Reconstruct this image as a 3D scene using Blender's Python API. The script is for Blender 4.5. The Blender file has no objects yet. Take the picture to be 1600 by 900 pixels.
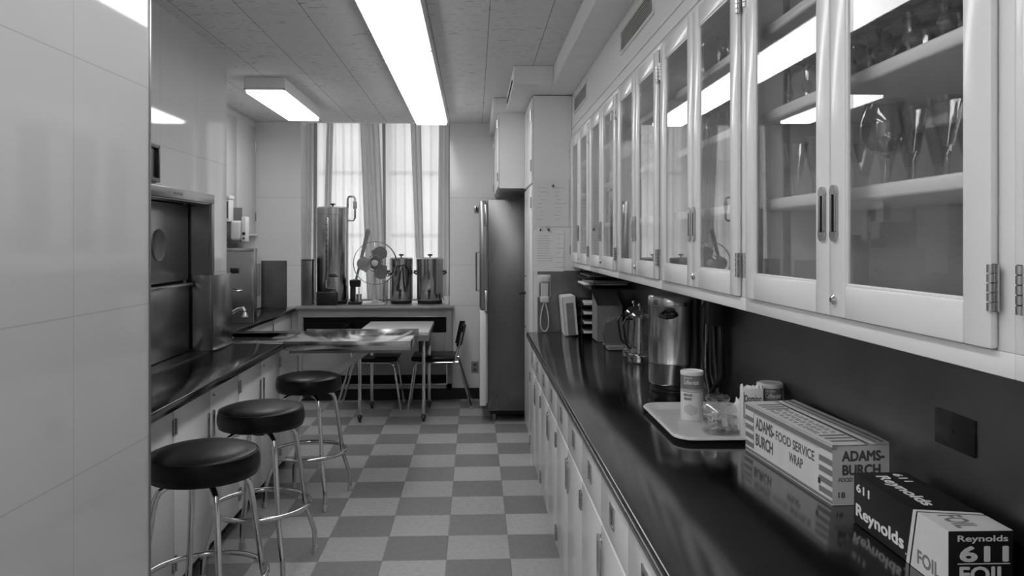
import bpy, bmesh, math, random
from mathutils import Vector, Matrix
random.seed(7)
S = bpy.context.scene
COL = S.collection
R = math.radians
PI = math.pi

# ------------------------------------------------------------------ camera
cam_d = bpy.data.cameras.new('camera'); cam = bpy.data.objects.new('camera', cam_d); COL.objects.link(cam)
YAW = math.atan(0.0404); CAM_H = 1.52
cam.location = (0, 0, CAM_H); cam.rotation_euler = (R(90), 0, -YAW)
cam_d.sensor_fit = 'HORIZONTAL'; cam_d.sensor_width = 36; cam_d.lens = 1212/1600*36
cam_d.shift_x = 10/1600; cam_d.shift_y = -73/1600; cam_d.clip_start = 0.02
S.camera = cam
# ------------------------------------------------------------------ world, exposure
w = bpy.data.worlds.new('sky'); S.world = w; w.use_nodes = True
bg = w.node_tree.nodes['Background']; bg.inputs[0].default_value = (1, 1, 1, 1); bg.inputs[1].default_value = 1.6
S.view_settings.view_transform = 'Standard'; S.view_settings.look = 'None'
S.view_settings.gamma = 1; S.view_settings.use_curve_mapping = False
S.view_settings.exposure = 0.5
LAMP = 5.0

# ------------------------------------------------------------------ materials
def mat(name, g, rough=.5, metal=0, spec=.5, noise=0, nscale=8, bump=0, bscale=60, stretch=None, coat=0):
    m = bpy.data.materials.new(name); m.use_nodes = True
    nt = m.node_tree; b = nt.nodes['Principled BSDF']
    c = g if isinstance(g, tuple) else (g, g, g)
    b.inputs['Base Color'].default_value = (*c, 1); b.inputs['Roughness'].default_value = rough
    b.inputs['Metallic'].default_value = metal; b.inputs['Specular IOR Level'].default_value = spec
    if coat: b.inputs['Coat Weight'].default_value = coat; b.inputs['Coat Roughness'].default_value = .06
    if noise or bump:
        tc = nt.nodes.new('ShaderNodeTexCoord'); mp = nt.nodes.new('ShaderNodeMapping')
        nt.links.new(tc.outputs['Object'], mp.inputs[0])
        if stretch: mp.inputs['Scale'].default_value = stretch
    if noise:
        n = nt.nodes.new('ShaderNodeTexNoise'); n.inputs['Scale'].default_value = nscale; n.inputs['Detail'].default_value = 5
        nt.links.new(mp.outputs[0], n.inputs['Vector'])
        r = nt.nodes.new('ShaderNodeMapRange'); r.inputs['To Min'].default_value = 1-noise; r.inputs['To Max'].default_value = 1+noise
        r.inputs['From Min'].default_value = .25; r.inputs['From Max'].default_value = .75
        nt.links.new(n.outputs[0], r.inputs[0])
        mx = nt.nodes.new('ShaderNodeVectorMath'); mx.operation = 'SCALE'; mx.inputs[0].default_value = c
        nt.links.new(r.outputs[0], mx.inputs['Scale']); nt.links.new(mx.outputs[0], b.inputs['Base Color'])
        if metal:
            r2 = nt.nodes.new('ShaderNodeMapRange'); r2.inputs['To Min'].default_value = rough*.75; r2.inputs['To Max'].default_value = rough*1.3
            nt.links.new(n.outputs[0], r2.inputs[0]); nt.links.new(r2.outputs[0], b.inputs['Roughness'])
    if bump:
        n2 = nt.nodes.new('ShaderNodeTexNoise'); n2.inputs['Scale'].default_value = bscale; n2.inputs['Detail'].default_value = 3
        nt.links.new(mp.outputs[0], n2.inputs['Vector'])
        bp = nt.nodes.new('ShaderNodeBump'); bp.inputs['Strength'].default_value = bump; bp.inputs['Distance'].default_value = .01
        nt.links.new(n2.outputs[0], bp.inputs['Height']); nt.links.new(bp.outputs[0], b.inputs['Normal'])
    return m

def math_node(nt, op, a, b=None, c=None):
    n = nt.nodes.new('ShaderNodeMath'); n.operation = op
    for i, v in enumerate((a, b, c)):
        if v is None: continue
        if isinstance(v, (int, float)): n.inputs[i].default_value = v
        else: nt.links.new(v, n.inputs[i])
    return n.outputs[0]

def joint_mat(name, g, dark, zs, axis, spacing, offs, rough=.15, hw=.0022, spec=.5):
    """glazed wall panels: thin dark joints at heights zs and every `spacing` along an axis"""
    m = mat(name, g, rough, spec=spec); nt = m.node_tree; b = nt.nodes['Principled BSDF']
    tc = nt.nodes.new('ShaderNodeTexCoord'); sp = nt.nodes.new('ShaderNodeSeparateXYZ'); nt.links.new(tc.outputs['Object'], sp.inputs[0])
    tot = None
    for z in zs:
        d = math_node(nt, 'ABSOLUTE', math_node(nt, 'SUBTRACT', sp.outputs['Z'], z)); l = math_node(nt, 'LESS_THAN', d, hw)
        tot = l if tot is None else math_node(nt, 'MAXIMUM', tot, l)
    f = math_node(nt, 'FRACT', math_node(nt, 'DIVIDE', math_node(nt, 'SUBTRACT', sp.outputs[axis], offs-1000*spacing), spacing))
    l = math_node(nt, 'LESS_THAN', f, hw*1.6/spacing); tot = l if tot is None else math_node(nt, 'MAXIMUM', tot, l)
    no = nt.nodes.new('ShaderNodeTexNoise'); no.inputs['Scale'].default_value = 1.5; nt.links.new(tc.outputs['Object'], no.inputs['Vector'])
    rr = nt.nodes.new('ShaderNodeMapRange'); rr.inputs['To Min'].default_value = .93; rr.inputs['To Max'].default_value = 1.07; nt.links.new(no.outputs[0], rr.inputs[0])
    mx = nt.nodes.new('ShaderNodeMix'); mx.data_type = 'RGBA'
    nt.links.new(tot, mx.inputs[0]); mx.inputs[6].default_value = (g, g, g, 1); mx.inputs[7].default_value = (dark, dark, dark, 1)
    sc = nt.nodes.new('ShaderNodeVectorMath'); sc.operation = 'SCALE'; nt.links.new(mx.outputs[2], sc.inputs[0]); nt.links.new(rr.outputs[0], sc.inputs['Scale'])
    nt.links.new(sc.outputs[0], b.inputs['Base Color'])
    return m

M = {}
M['paint'] = mat('cream_enamel', .80, .2)
M['paint_in'] = mat('cabinet_inside_enamel', .70, .4)
M['white'] = mat('white_enamel', .8, .35)
M['ceil_plain'] = mat('painted_plaster', .84, .55, noise=.03)
M['steel'] = mat('brushed_steel', .33, .24, 1, noise=.18, nscale=3, stretch=(1, 1, .15))
M['steel_f'] = mat('refrigerator_steel', .17, .27, 1, noise=.18, nscale=2.5, stretch=(1, 1, .3))
M['steel_l'] = mat('polished_leaf_steel', .5, .13, 1, noise=.15, nscale=7)
M['steel_d'] = mat('dull_dark_steel', .25, .32, 1, noise=.2, nscale=3)
M['steel_back'] = mat('backsplash_steel', .2, .36, 1, noise=.35, nscale=2.2)
M['counter'] = mat('counter_steel', .16, .13, 1, noise=.12, nscale=5)
M['chrome'] = mat('chrome', .62, .1, 1)
M['chrome_d'] = mat('worn_chrome', .5, .2, 1, noise=.25, nscale=14)
M['pot'] = mat('urn_aluminium', .5, .2, 1, noise=.15, nscale=9, stretch=(1, 1, .05))
M['black'] = mat('black_plastic', .012, .35)
M['black_m'] = mat('matte_black', .008, .7)
M['vinyl'] = mat('black_vinyl', .004, .33, bump=.1, bscale=45, spec=.22)
M['rubber'] = mat('grey_rubber', .38, .6)
M['kick'] = mat('black_kick', .01, .6)
M['laminate'] = mat('grey_laminate', .6, .3)
M['radiator'] = mat('radiator_enamel', .3, .35, noise=.1)
M['rad_panel'] = mat('radiator_panel', .3, .4, noise=.25, nscale=3)
M['dark_gap'] = mat('dark_recess', .006, .8)
M['paper'] = mat('paper', .8, .7, noise=.04, nscale=30)
M['paper2'] = mat('aged_paper', .74, .7)
M['ink'] = mat('faint_ink', .52, .7)
M['inkdark'] = mat('grey_ink', .10, .6)
M['phone'] = mat('phone_plastic', .62, .3)
M['card_l'] = mat('light_carton', .72, .5, noise=.05, nscale=20)
M['card_g'] = mat('grey_print', .2, .5)
M['card_k'] = mat('dark_print', .010, .5, spec=.3)
M['card_t'] = mat('brown_card', .22, .65, noise=.12, nscale=18)
M['tray'] = mat('speckled_tray', .6, .4, noise=.12, nscale=120)
M['sugar'] = mat('white_packets', .6, .7, bump=.4, bscale=60)
M['felt'] = mat('dark_cloth', .15, .9, bump=.5, bscale=50)
M['outlet'] = mat('outlet_plastic', .3, .4)
M['wood'] = mat('painted_sash', .25, .5)
M['fan'] = mat('fan_blade_plastic', .17, .3)
M['fan_l'] = mat('fan_body_plastic', .5, .35)

def emis(name, s):
    m = bpy.data.materials.new(name); m.use_nodes = True; nt = m.node_tree; nt.nodes.clear()
    o = nt.nodes.new('ShaderNodeOutputMaterial'); e = nt.nodes.new('ShaderNodeEmission'); e.inputs[1].default_value = s
    nt.links.new(e.outputs[0], o.inputs[0]); return m
M['lamp'] = emis('lit_diffuser', LAMP)

def glass(name, tint=.95, ior=1.45, rough=.01, extra=0.0):
    m = bpy.data.materials.new(name); m.use_nodes = True; nt = m.node_tree; nt.nodes.clear()
    o = nt.nodes.new('ShaderNodeOutputMaterial'); t = nt.nodes.new('ShaderNodeBsdfTransparent'); g = nt.nodes.new('ShaderNodeBsdfGlossy')
    t.inputs[0].default_value = (tint,)*3+(1,); g.inputs['Roughness'].default_value = rough; g.inputs['Color'].default_value = (1, 1, 1, 1)
    ge = nt.nodes.new('ShaderNodeNewGeometry'); dp = nt.nodes.new('ShaderNodeVectorMath'); dp.operation = 'DOT_PRODUCT'
    nt.links.new(ge.outputs['Incoming'], dp.inputs[0]); nt.links.new(ge.outputs['Normal'], dp.inputs[1])
    cs = math_node(nt, 'SUBTRACT', 1, math_node(nt, 'ABSOLUTE', dp.outputs['Value'])); f0 = ((ior-1)/(ior+1))**2
    a = math_node(nt, 'ADD', math_node(nt, 'MULTIPLY', math_node(nt, 'POWER', cs, 5), 1-f0), f0+extra); a = math_node(nt, 'MINIMUM', a, 1.0)
    mx = nt.nodes.new('ShaderNodeMixShader'); nt.links.new(a, mx.inputs[0]); nt.links.new(t.outputs[0], mx.inputs[1]); nt.links.new(g.outputs[0], mx.inputs[2])
    nt.links.new(mx.outputs[0], o.inputs[0]); return m
M['pane'] = glass('door_glass', .97, 1.36, .004, .0)
M['glass'] = glass('clear_glass', .96, 1.5, .03, .035)
M['glass_t'] = glass('thick_glass', .86, 1.5, .05, .14)
M['winglass'] = glass('window_glass', .95, 1.45)

def sheer(name, trans, g):
    m = bpy.data.materials.new(name); m.use_nodes = True; nt = m.node_tree; nt.nodes.clear()
    o = nt.nodes.new('ShaderNodeOutputMaterial'); t = nt.nodes.new('ShaderNodeBsdfTransparent')
    tl = nt.nodes.new('ShaderNodeBsdfTranslucent'); d = nt.nodes.new('ShaderNodeBsdfDiffuse')
    tl.inputs[0].default_value = (g, g, g, 1); d.inputs[0].default_value = (g, g, g, 1)
    a = nt.nodes.new('ShaderNodeMixShader'); a.inputs[0].default_value = .45; nt.links.new(tl.outputs[0], a.inputs[1]); nt.links.new(d.outputs[0], a.inputs[2])
    b = nt.nodes.new('ShaderNodeMixShader'); b.inputs[0].default_value = trans; nt.links.new(a.outputs[0], b.inputs[1]); nt.links.new(t.outputs[0], b.inputs[2])
    nt.links.new(b.outputs[0], o.inputs[0]); return m
M['sheer'] = sheer('sheer_curtain', .07, .85)
M['drape'] = sheer('gathered_curtain', .02, .58)

# floor tiles
def floor_mat():
    m = mat('vinyl_floor_tiles', .2, .38, spec=.35); nt = m.node_tree; b = nt.nodes['Principled BSDF']
    tc = nt.nodes.new('ShaderNodeTexCoord'); mp = nt.nodes.new('ShaderNodeMapping'); T = .3048
    mp.inputs['Scale'].default_value = (1/T, 1/T, 1); mp.inputs['Location'].default_value = (.132/T+101, -3.71/T+101, .5)
    nt.links.new(tc.outputs['Object'], mp.inputs[0])
    ck = nt.nodes.new('ShaderNodeTexChecker'); ck.inputs['Scale'].default_value = 1
    ck.inputs[1].default_value = (.23, .23, .23, 1); ck.inputs[2].default_value = (.43, .43, .43, 1)
    nt.links.new(mp.outputs[0], ck.inputs['Vector'])
    fl = nt.nodes.new('ShaderNodeVectorMath'); fl.operation = 'FLOOR'; nt.links.new(mp.outputs[0], fl.inputs[0])
    wn = nt.nodes.new('ShaderNodeTexWhiteNoise'); nt.links.new(fl.outputs[0], wn.inputs['Vector'])
    n = nt.nodes.new('ShaderNodeTexNoise'); n.inputs['Scale'].default_value = 40; n.inputs['Detail'].default_value = 8; nt.links.new(tc.outputs['Object'], n.inputs['Vector'])
    a = nt.nodes.new('ShaderNodeMapRange'); a.inputs['To Min'].default_value = .92; a.inputs['To Max'].default_value = 1.08; nt.links.new(wn.outputs[0], a.inputs[0])
    c = nt.nodes.new('ShaderNodeMapRange'); c.inputs['From Min'].default_value = .3; c.inputs['From Max'].default_value = .7; c.inputs['To Min'].default_value = .9; c.inputs['To Max'].default_value = 1.1; nt.links.new(n.outputs[0], c.inputs[0])
    s = math_node(nt, 'MULTIPLY', a.outputs[0], c.outputs[0])
    sp = nt.nodes.new('ShaderNodeSeparateXYZ'); nt.links.new(mp.outputs[0], sp.inputs[0])
    for ax in 'XY':
        f = math_node(nt, 'FRACT', sp.outputs[ax]); l = math_node(nt, 'GREATER_THAN', f, .988)
        s = math_node(nt, 'MULTIPLY', s, math_node(nt, 'SUBTRACT', 1, math_node(nt, 'MULTIPLY', l, .3)))
    v = nt.nodes.new('ShaderNodeVectorMath'); v.operation = 'SCALE'; nt.links.new(ck.outputs[0], v.inputs[0]); nt.links.new(s, v.inputs['Scale'])
    nt.links.new(v.outputs[0], b.inputs['Base Color']); return m
M['floor'] = floor_mat()

def ceil_mat():
    m = mat('fissured_ceiling_tiles', .3, .8, spec=.1); nt = m.node_tree; b = nt.nodes['Principled BSDF']
    tc = nt.nodes.new('ShaderNodeTexCoord'); sp = nt.nodes.new('ShaderNodeSeparateXYZ'); nt.links.new(tc.outputs['Object'], sp.inputs[0])
    fx = math_node(nt, 'FRACT', math_node(nt, 'DIVIDE', math_node(nt, 'ADD', sp.outputs['X'], 100*.305-.074), .305))
    fy = math_node(nt, 'FRACT', math_node(nt, 'DIVIDE', math_node(nt, 'ADD', sp.outputs['Y'], 100*.61-3.92), .61))
    lx = math_node(nt, 'LESS_THAN', fx, .014); ly = math_node(nt, 'LESS_THAN', fy, .006)
    n = nt.nodes.new('ShaderNodeTexNoise'); n.inputs['Scale'].default_value = 16; n.inputs['Detail'].default_value = 7; n.inputs['Distortion'].default_value = .4
    mp = nt.nodes.new('ShaderNodeMapping'); mp.inputs['Scale'].default_value = (1, 3.5, 1); nt.links.new(tc.outputs['Object'], mp.inputs[0]); nt.links.new(mp.outputs[0], n.inputs['Vector'])
    sp2 = math_node(nt, 'LESS_THAN', n.outputs[0], .375)
    n3 = nt.nodes.new('ShaderNodeTexNoise'); n3.inputs['Scale'].default_value = 2.2; nt.links.new(tc.outputs['Object'], n3.inputs['Vector'])
    sp2 = math_node(nt, 'MULTIPLY', sp2, math_node(nt, 'GREATER_THAN', n3.outputs[0], .48))
    v = math_node(nt, 'SUBTRACT', 1, math_node(nt, 'MULTIPLY', lx, .6))
    v = math_node(nt, 'SUBTRACT', v, math_node(nt, 'MULTIPLY', ly, .18))
    v = math_node(nt, 'SUBTRACT', v, math_node(nt, 'MULTIPLY', sp2, .35))
    r = nt.nodes.new('ShaderNodeMapRange'); r.inputs['From Min'].default_value = .3; r.inputs['From Max'].default_value = .7; r.inputs['To Min'].default_value = .70; r.inputs['To Max'].default_value = .82
    n2 = nt.nodes.new('ShaderNodeTexNoise'); n2.inputs['Scale'].default_value = 30; n2.inputs['Detail'].default_value = 6; nt.links.new(mp.outputs[0], n2.inputs['Vector'])
    nt.links.new(n2.outputs[0], r.inputs[0]); v = math_node(nt, 'MULTIPLY', v, r.outputs[0])
    cb = nt.nodes.new('ShaderNodeCombineXYZ')
    for i in range(3): nt.links.new(v, cb.inputs[i])
    nt.links.new(cb.outputs[0], b.inputs['Base Color']); return m
M['ceil'] = ceil_mat()
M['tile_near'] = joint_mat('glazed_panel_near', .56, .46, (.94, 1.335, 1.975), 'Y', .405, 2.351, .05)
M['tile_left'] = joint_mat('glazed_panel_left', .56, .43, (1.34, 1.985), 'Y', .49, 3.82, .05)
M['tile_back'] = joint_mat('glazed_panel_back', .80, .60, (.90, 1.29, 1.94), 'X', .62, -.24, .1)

# ------------------------------------------------------------------ mesh building
class MB:
    def __init__(s, o=(0, 0, 0)): s.bm = bmesh.new(); s.o = Vector(o)
    def v(s, p): return s.bm.verts.new(Vector(p)-s.o)
    def box(s, x0, x1, y0, y1, z0, z1, bev=0, seg=2):
        x0, x1 = sorted((x0, x1)); y0, y1 = sorted((y0, y1)); z0, z1 = sorted((z0, z1))
        vs = [s.v((x, y, z)) for x in (x0, x1) for y in (y0, y1) for z in (z0, z1)]
        fs = [s.bm.faces.new([vs[i] for i in q]) for q in ((0, 1, 3, 2), (4, 6, 7, 5), (0, 4, 5, 1), (2, 3, 7, 6), (0, 2, 6, 4), (1, 5, 7, 3))]
        if bev:
            es = list({e for f in fs for e in f.edges})
            bmesh.ops.bevel(s.bm, geom=es, offset=min(bev, (x1-x0)*.49, (y1-y0)*.49, (z1-z0)*.49), segments=seg, affect='EDGES', profile=.5)
        return s
    def prism(s, pts, d):
        """polygon pts (3D, planar) extruded by vector d"""
        d = Vector(d); a = [s.v(p) for p in pts]; b = [s.v(Vector(p)+d) for p in pts]; n = len(pts)
        s.bm.faces.new(a[::-1]); s.bm.faces.new(b)
        for i in range(n): s.bm.faces.new((a[i], a[(i+1) % n], b[(i+1) % n], b[i]))
        return s
    def tube(s, pts, r, seg=8, closed=False, rad=None):
        P = [Vector(p) for p in pts]; n = len(P); rings = []; up = None
        for i in range(n):
            if closed: t = (P[(i+1) % n]-P[i-1])
            else: t = (P[min(i+1, n-1)]-P[max(i-1, 0)])
            t.normalize()
            if up is None:
                up = t.orthogonal().normalized()
            else:
                up = (up - t*up.dot(t)); up = up.normalized() if up.length > 1e-6 else t.orthogonal().normalized()
            bn = t.cross(up); rr = rad[i] if rad else r
            rings.append([s.v(P[i]+(up*math.cos(a)+bn*math.sin(a))*rr) for a in [2*PI*k/seg for k in range(seg)]])
        m = n if closed else n-1
        off = 0
        if closed:  # find best twist match
            best = 1e9
            for o in range(seg):
                dd = sum((rings[-1][k].co-rings[0][(k+o) % seg].co).length for k in range(seg))
                if dd < best: best = dd; off = o
        for i in range(m):
            a = rings[i]; b = rings[(i+1) % n]; o = off if (closed and i == n-1) else 0
            for k in range(seg): s.bm.faces.new((a[k], a[(k+1) % seg], b[(k+1+o) % seg], b[(k+o) % seg]))
        if not closed: s.bm.faces.new(rings[0][::-1]); s.bm.faces.new(rings[-1])
        return s
    def cyl(s, p0, p1, r, seg=16, r2=None): return s.tube([p0, p1], r, seg, rad=[r, r if r2 is None else r2])
    def lathe(s, prof, c=(0, 0, 0), seg=24, axis='Z', sy=1):
        c = Vector(c); rings = []
        def mk(x, y, z):
            if axis == 'Z': return c+Vector((x, y*sy, z))
            if axis == 'Y': return c+Vector((x, z, y))
            return c+Vector((z, x, y))
        for r, z in prof:
            if r < 1e-6: rings.append([s.v(mk(0, 0, z))])
            else: rings.append([s.v(mk(r*math.cos(2*PI*k/seg), r*math.sin(2*PI*k/seg), z)) for k in range(seg)])
        for a, b in zip(rings, rings[1:]):
            for k in range(seg):
                k2 = (k+1) % seg
                if len(a) == 1 and len(b) == 1: continue
                if len(a) == 1: s.bm.faces.new((a[0], b[k2], b[k]))
                elif len(b) == 1: s.bm.faces.new((a[k], a[k2], b[0]))
                else: s.bm.faces.new((a[k], a[k2], b[k2], b[k]))
        return s
    def build(s, name, m, parent=None, smooth=True, ang=38):
        bmesh.ops.recalc_face_normals(s.bm, faces=s.bm.faces)
        me = bpy.data.meshes.new(name); s.bm.to_mesh(me); s.bm.free()
        me.materials.append(m if not isinstance(m, str) else M[m])
        if smooth:
            me.polygons.foreach_set('use_smooth', [True]*len(me.polygons)); me.set_sharp_from_angle(angle=R(ang))
        o = bpy.data.objects.new(name, me); COL.objects.link(o)
        if parent is not None: o.parent = parent
        else: o.location = s.o
        return o

def tag(o, label=None, cat=None, group=None, kind=None):
    if label: o['label'] = label
    if cat: o['category'] = cat
    if group: o['group'] = group
    if kind: o['kind'] = kind
    return o
def thing(name, label, cat, loc=(0, 0, 0), rz=0, group=None):
    o = bpy.data.objects.new(name, None); COL.objects.link(o); o.location = loc; o.rotation_euler = (0, 0, rz); o.empty_display_size = .05
    return tag(o, label, cat, group)
def struct(name, mb, m, smooth=False): return tag(mb.build(name, m, smooth=smooth), kind='structure')
def children(o): return list(o.children)
def dup(root, loc=None, rz=None, label=None, scale=None):
    r = root.copy(); COL.objects.link(r)
    if loc is not None: r.location = loc
    if rz is not None: r.rotation_euler = (0, 0, rz)
    if scale: r.scale = scale
    if label: r['label'] = label
    for ch in children(root):
        c = ch.copy(); COL.objects.link(c); c.parent = r
        for g in children(ch):
            d = g.copy(); COL.objects.link(d); d.parent = c
    return r

def text_into(mb, txt, org, u, v, w, h, depth=.0004, bold=.0, shear=0, wrap=None):
    """lettering as thin solid letters fitted to w x h at org (lower-left), u reading direction, v up. mb is an MB"""
    cu = bpy.data.curves.new('t', 'FONT'); cu.body = txt; cu.size = 1; cu.shear = shear; cu.resolution_u = 3
    cu.extrude = 0; cu.fill_mode = 'FRONT'
    o = bpy.data.objects.new('t', cu); COL.objects.link(o); dg = bpy.context.evaluated_depsgraph_get(); dg.update()
    me = bpy.data.meshes.new_from_object(o.evaluated_get(dg)); bpy.data.objects.remove(o); bpy.data.curves.remove(cu)
    xs = [q.co.x for q in me.vertices]; ys = [q.co.y for q in me.vertices]
    x0, x1, y0, y1 = min(xs), max(xs), min(ys), max(ys)
    u = Vector(u); v = Vector(v); n = u.cross(v).normalized(); org = Vector(org)
    tmp = bmesh.new(); tmp.from_mesh(me); bpy.data.meshes.remove(me)
    r = bmesh.ops.extrude_face_region(tmp, geom=tmp.faces[:])
    ex = {g for g in r['geom'] if isinstance(g, bmesh.types.BMVert)}
    k = bold*.9; W0, H0 = x1-x0+2*k, y1-y0+2*k
    for ci, (dx, dy) in enumerate(((0, 0), (k, 0), (-k, 0), (0, k), (0, -k), (k*.7, k*.7), (-k*.7, k*.7), (k*.7, -k*.7), (-k*.7, -k*.7)) if bold else ((0, 0),)):
        mp = {}
        for q in tmp.verts:
            a = (q.co.x-x0+k+dx)/W0*w; b = (q.co.y-y0+k+dy)/H0*h; e = depth+ci*.00001 if q in ex else -.0003
            if wrap:
                c, rad, a0 = wrap; th = a0+a/rad
                p = Vector((c[0]+(rad+e)*math.cos(th), c[1]+(rad+e)*math.sin(th), org.z+b))
            else: p = org+u*a+v*b+n*e
            mp[q] = mb.v(p)
        for f in tmp.faces:
            try: mb.bm.faces.new([mp[q] for q in f.verts])
            except ValueError: pass
    tmp.free()
    return mb

# ================================================================== ROOM
H = 2.66; XR = 1.0; XL = -1.52; XL2 = -2.45; YB = 7.5; YN = -1.6; YC = 4.83
struct('floor', MB().box(-3.35, 1.15, -1.75, 8.35, -.1, 0), 'floor')
struct('ceiling', MB().box(-3.35, 1.15, -1.75, 7.5, H, H+.12), 'ceil')
struct('wall_right', MB().box(XR, XR+.12, -1.75, 8.35, 0, H), 'white')
# left wall with the pass-through opening
OY0, OY1, OZ0, OZ1 = 3.30, 4.53, .89, 1.737
mb = MB()
mb.box(XL-.30, XL, 2.36, OY0, 0, H).box(XL-.30, XL, OY0, OY1, 0, OZ0-.02).box(XL-.30, XL, OY0, OY1, OZ1, H).box(XL-.30, XL, OY1, YC, 0, H)
struct('wall_left', mb, 'tile_left')
struct('wall_left_recess', MB().box(XL2-.12, XL2, YC, 7.62, 0, H).box(XL2-.12, XL-.30, YC-.12, YC, 0, H), 'tile_back')
# near partition on the left, slightly turned
s_, c_ = math.sin(YAW), math.cos(YAW)
pc = Vector((-.968, 2.351, 0)); pn = pc-Vector((s_, c_, 0))*.90
struct('wall_left_partition', MB().prism([pc, pn, (-1.9, pn.y, 0), (-1.9, 2.351, 0)], (0, 0, H)), 'tile_near')
struct('trim_1', MB().box(-.982, -.964, 2.349, 2.357, 0, H), 'steel')
# back wall with window niche
NX0, NX1, NY = -1.66, -.235, 8.2
mb = MB().box(-2.57, NX0, YB, NY+.1, 0, H).box(NX1, 1.12, YB, NY+.1, 0, H).box(NX0, NX1, YB+.08, NY+.1, 0, .86)
struct('wall_back', mb, 'tile_back')
struct('trim_2', MB().box(NX0-.05, NX1+.05, YB, NY+.1, 2.86, 2.95).box(NX0, NX1, YB-.0, YB+.05, H, 2.86).box(NX0-.05, NX0, YB, NY+.1, H, 2.86).box(NX1, NX1+.05, YB, NY+.1, H, 2.86), 'ceil_plain')
# wall behind the camera with a plain door
struct('wall_left_front', MB().box(-3.32, -3.2, -1.75, 1.55, 0, H).box(-3.2, -1.9, 1.452, 1.55, 0, H), 'white')
struct('wall_front', MB().box(-3.32, -.75, -1.75, YN, 0, H).box(.15, 1.12, -1.75, YN, 0, H).box(-.75, .15, -1.75, YN, 2.05, H), 'white')
d1 = struct('door_1', MB().box(-.75, .15, -1.73, -1.66, 0, 2.05, .004), 'steel_d')
MB((0, 0, 0)).cyl((.08, -1.66, 1.0), (.08, -1.60, 1.0), .012).lathe([(0, 0), (.028, .006), (.03, .02), (0, .03)], (.08, -1.61, 1.0), 16, 'Y').build('door_knob', 'chrome', d1)
# windows in the niche: two double-hung sashes
mb = MB(); wy = 8.10
for x0, x1 in ((NX0, -.935), (-.905, NX1)):
    mb.box(x0, x0+.04, wy, wy+.06, .86, 2.9).box(x1-.04, x1, wy, wy+.06, .86, 2.9).box(x0, x1, wy, wy+.06, .86, .93).box(x0, x1, wy, wy+.06, 2.78, 2.9)
wn = struct('window_1', mb, 'wood')
MB().box(-.94, -.90, wy-.04, wy+.05, .86, 2.9).build('mullion', 'wood', wn, smooth=False)
for zc in (1.58, 2.23):
    MB().box(NX0+.04, -.975, wy+.005, wy+.045, zc-.02, zc+.02).box(-.865, NX1-.04, wy+.005, wy+.045, zc-.02, zc+.02).build('meeting_rail', 'wood', wn, smooth=False)
MB().box(NX0+.04, -.975, wy+.02, wy+.026, .93, 2.78).box(-.865, NX1-.04, wy+.02, wy+.026, .93, 2.78).build('pane', 'winglass', wn, smooth=False)
struct('window_sill', MB().box(NX0, NX1, YB-.0, wy, .86, .905), 'radiator')
struct('baseboard_back', MB().box(NX1+.0, .10, YB-.012, YB, 0, .105), 'kick')
# soffit and fascia on the right
struct('trim_3', MB().box(.513, XR, -1.6, YB, 2.54, H-.001, .004).box(.255, .513, 5.02, 7.0, 2.54, H-.001, .004).box(.147, .513, 6.14, YB, 2.535, H-.002, .004), 'ceil_plain')
struct('trim_4', MB().box(.68, XR, -1.6, 5.385, 2.245, 2.54), 'paint')
struct('trim_5', MB().box(.676, .682, -1.6, 5.385, 2.247, 2.256).box(.674, .682, -1.6, 5.385, 2.30, 2.304), 'paint')
MB().box(.249, .254, 5.15, 5.95, 2.575, 2.59).build('air_slot', 'dark_gap'); bpy.data.objects['air_slot']['label'] = 'thin black air slot in the side of the ceiling soffit'; bpy.data.objects['air_slot']['category'] = 'vent'

def wall_vent(y0, y1, label):
    t = thing('wall_vent', label, 'vent', (.68, (y0+y1)/2, 2.39), 0, 'louvred vents above the glass cabinets')
    o = (.68, (y0+y1)/2, 2.39)
    MB(o).box(.672, .68, y0-.012, y1+.012, 2.378, 2.388).box(.672, .68, y0-.012, y1+.012, 2.482, 2.492).box(.672, .68, y0-.012, y0, 2.388, 2.482).box(.672, .68, y1, y1+.012, 2.388, 2.482).build('frame', 'paint', t)
    MB(o).box(.6785, .6795, y0, y1, 2.388, 2.482).build('backing', 'card_g', t)
    mb = MB(o); n = 9
    for i in range(n):
        z = 2.392+i*.0102; mb.prism([(.673, y0, z), (.679, y0, z+.006), (.679, y0, z+.008), (.673, y0, z+.002)], (0, y1-y0, 0))
    mb.build('louvres', 'ceil_plain', t)
wall_vent(4.64, 5.22, 'small louvred wall vent above the farthest glass cabinets by the tall cupboard')
wall_vent(2.91, 3.55, 'louvred wall vent above the middle glass cabinets, cut by the photo top edge')
wall_vent(1.15, 1.80, 'louvred wall vent above the glass cabinet nearest the camera')

# ------------------------------------------------------------------ lamps
def ceiling_light(x0, x1, y0, y1, label, group=None):
    o = ((x0+x1)/2, (y0+y1)/2, H); t = thing('ceiling_light', label, 'ceiling light', o, 0, group)
    zb = H-.09
    MB(o).box(x0, x1, y0+.002, y1-.002, zb+.012, H-.001, .004).box(x0, x0+.012, y0+.002, y1-.002, zb, zb+.012).box(x1-.012, x1, y0+.002, y1-.002, zb, zb+.012).box(x0, x1, y0+.002, y0+.012, zb, zb+.012).box(x0, x1, y1-.012, y1-.002, zb, zb+.012).build('housing', 'white', t)
    MB(o).box(x0+.012, x1-.012, y0+.012, y1-.012, zb-.022, zb+.008, .006).build('diffuser', 'lamp', t)
    return t
ys = [6.9, 5.6, 4.3, 3.0, 1.7, .4, -.9]
names = ['farthest of the central ceiling row, ending over the window', 'second from the window in the central ceiling row', 'third from the window in the central ceiling row', 'in the central ceiling row just above the photo top', 'in the central ceiling row, just ahead of the camera', 'added unseen behind the camera as fill, extending the central ceiling row']  # last segment is unseen, added to brighten the near cabinets
for i in range(6):
    ceiling_light(-.52, -.235, ys[i+1], ys[i], 'lit fluorescent light '+names[i], 'central row of ceiling lights')
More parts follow.
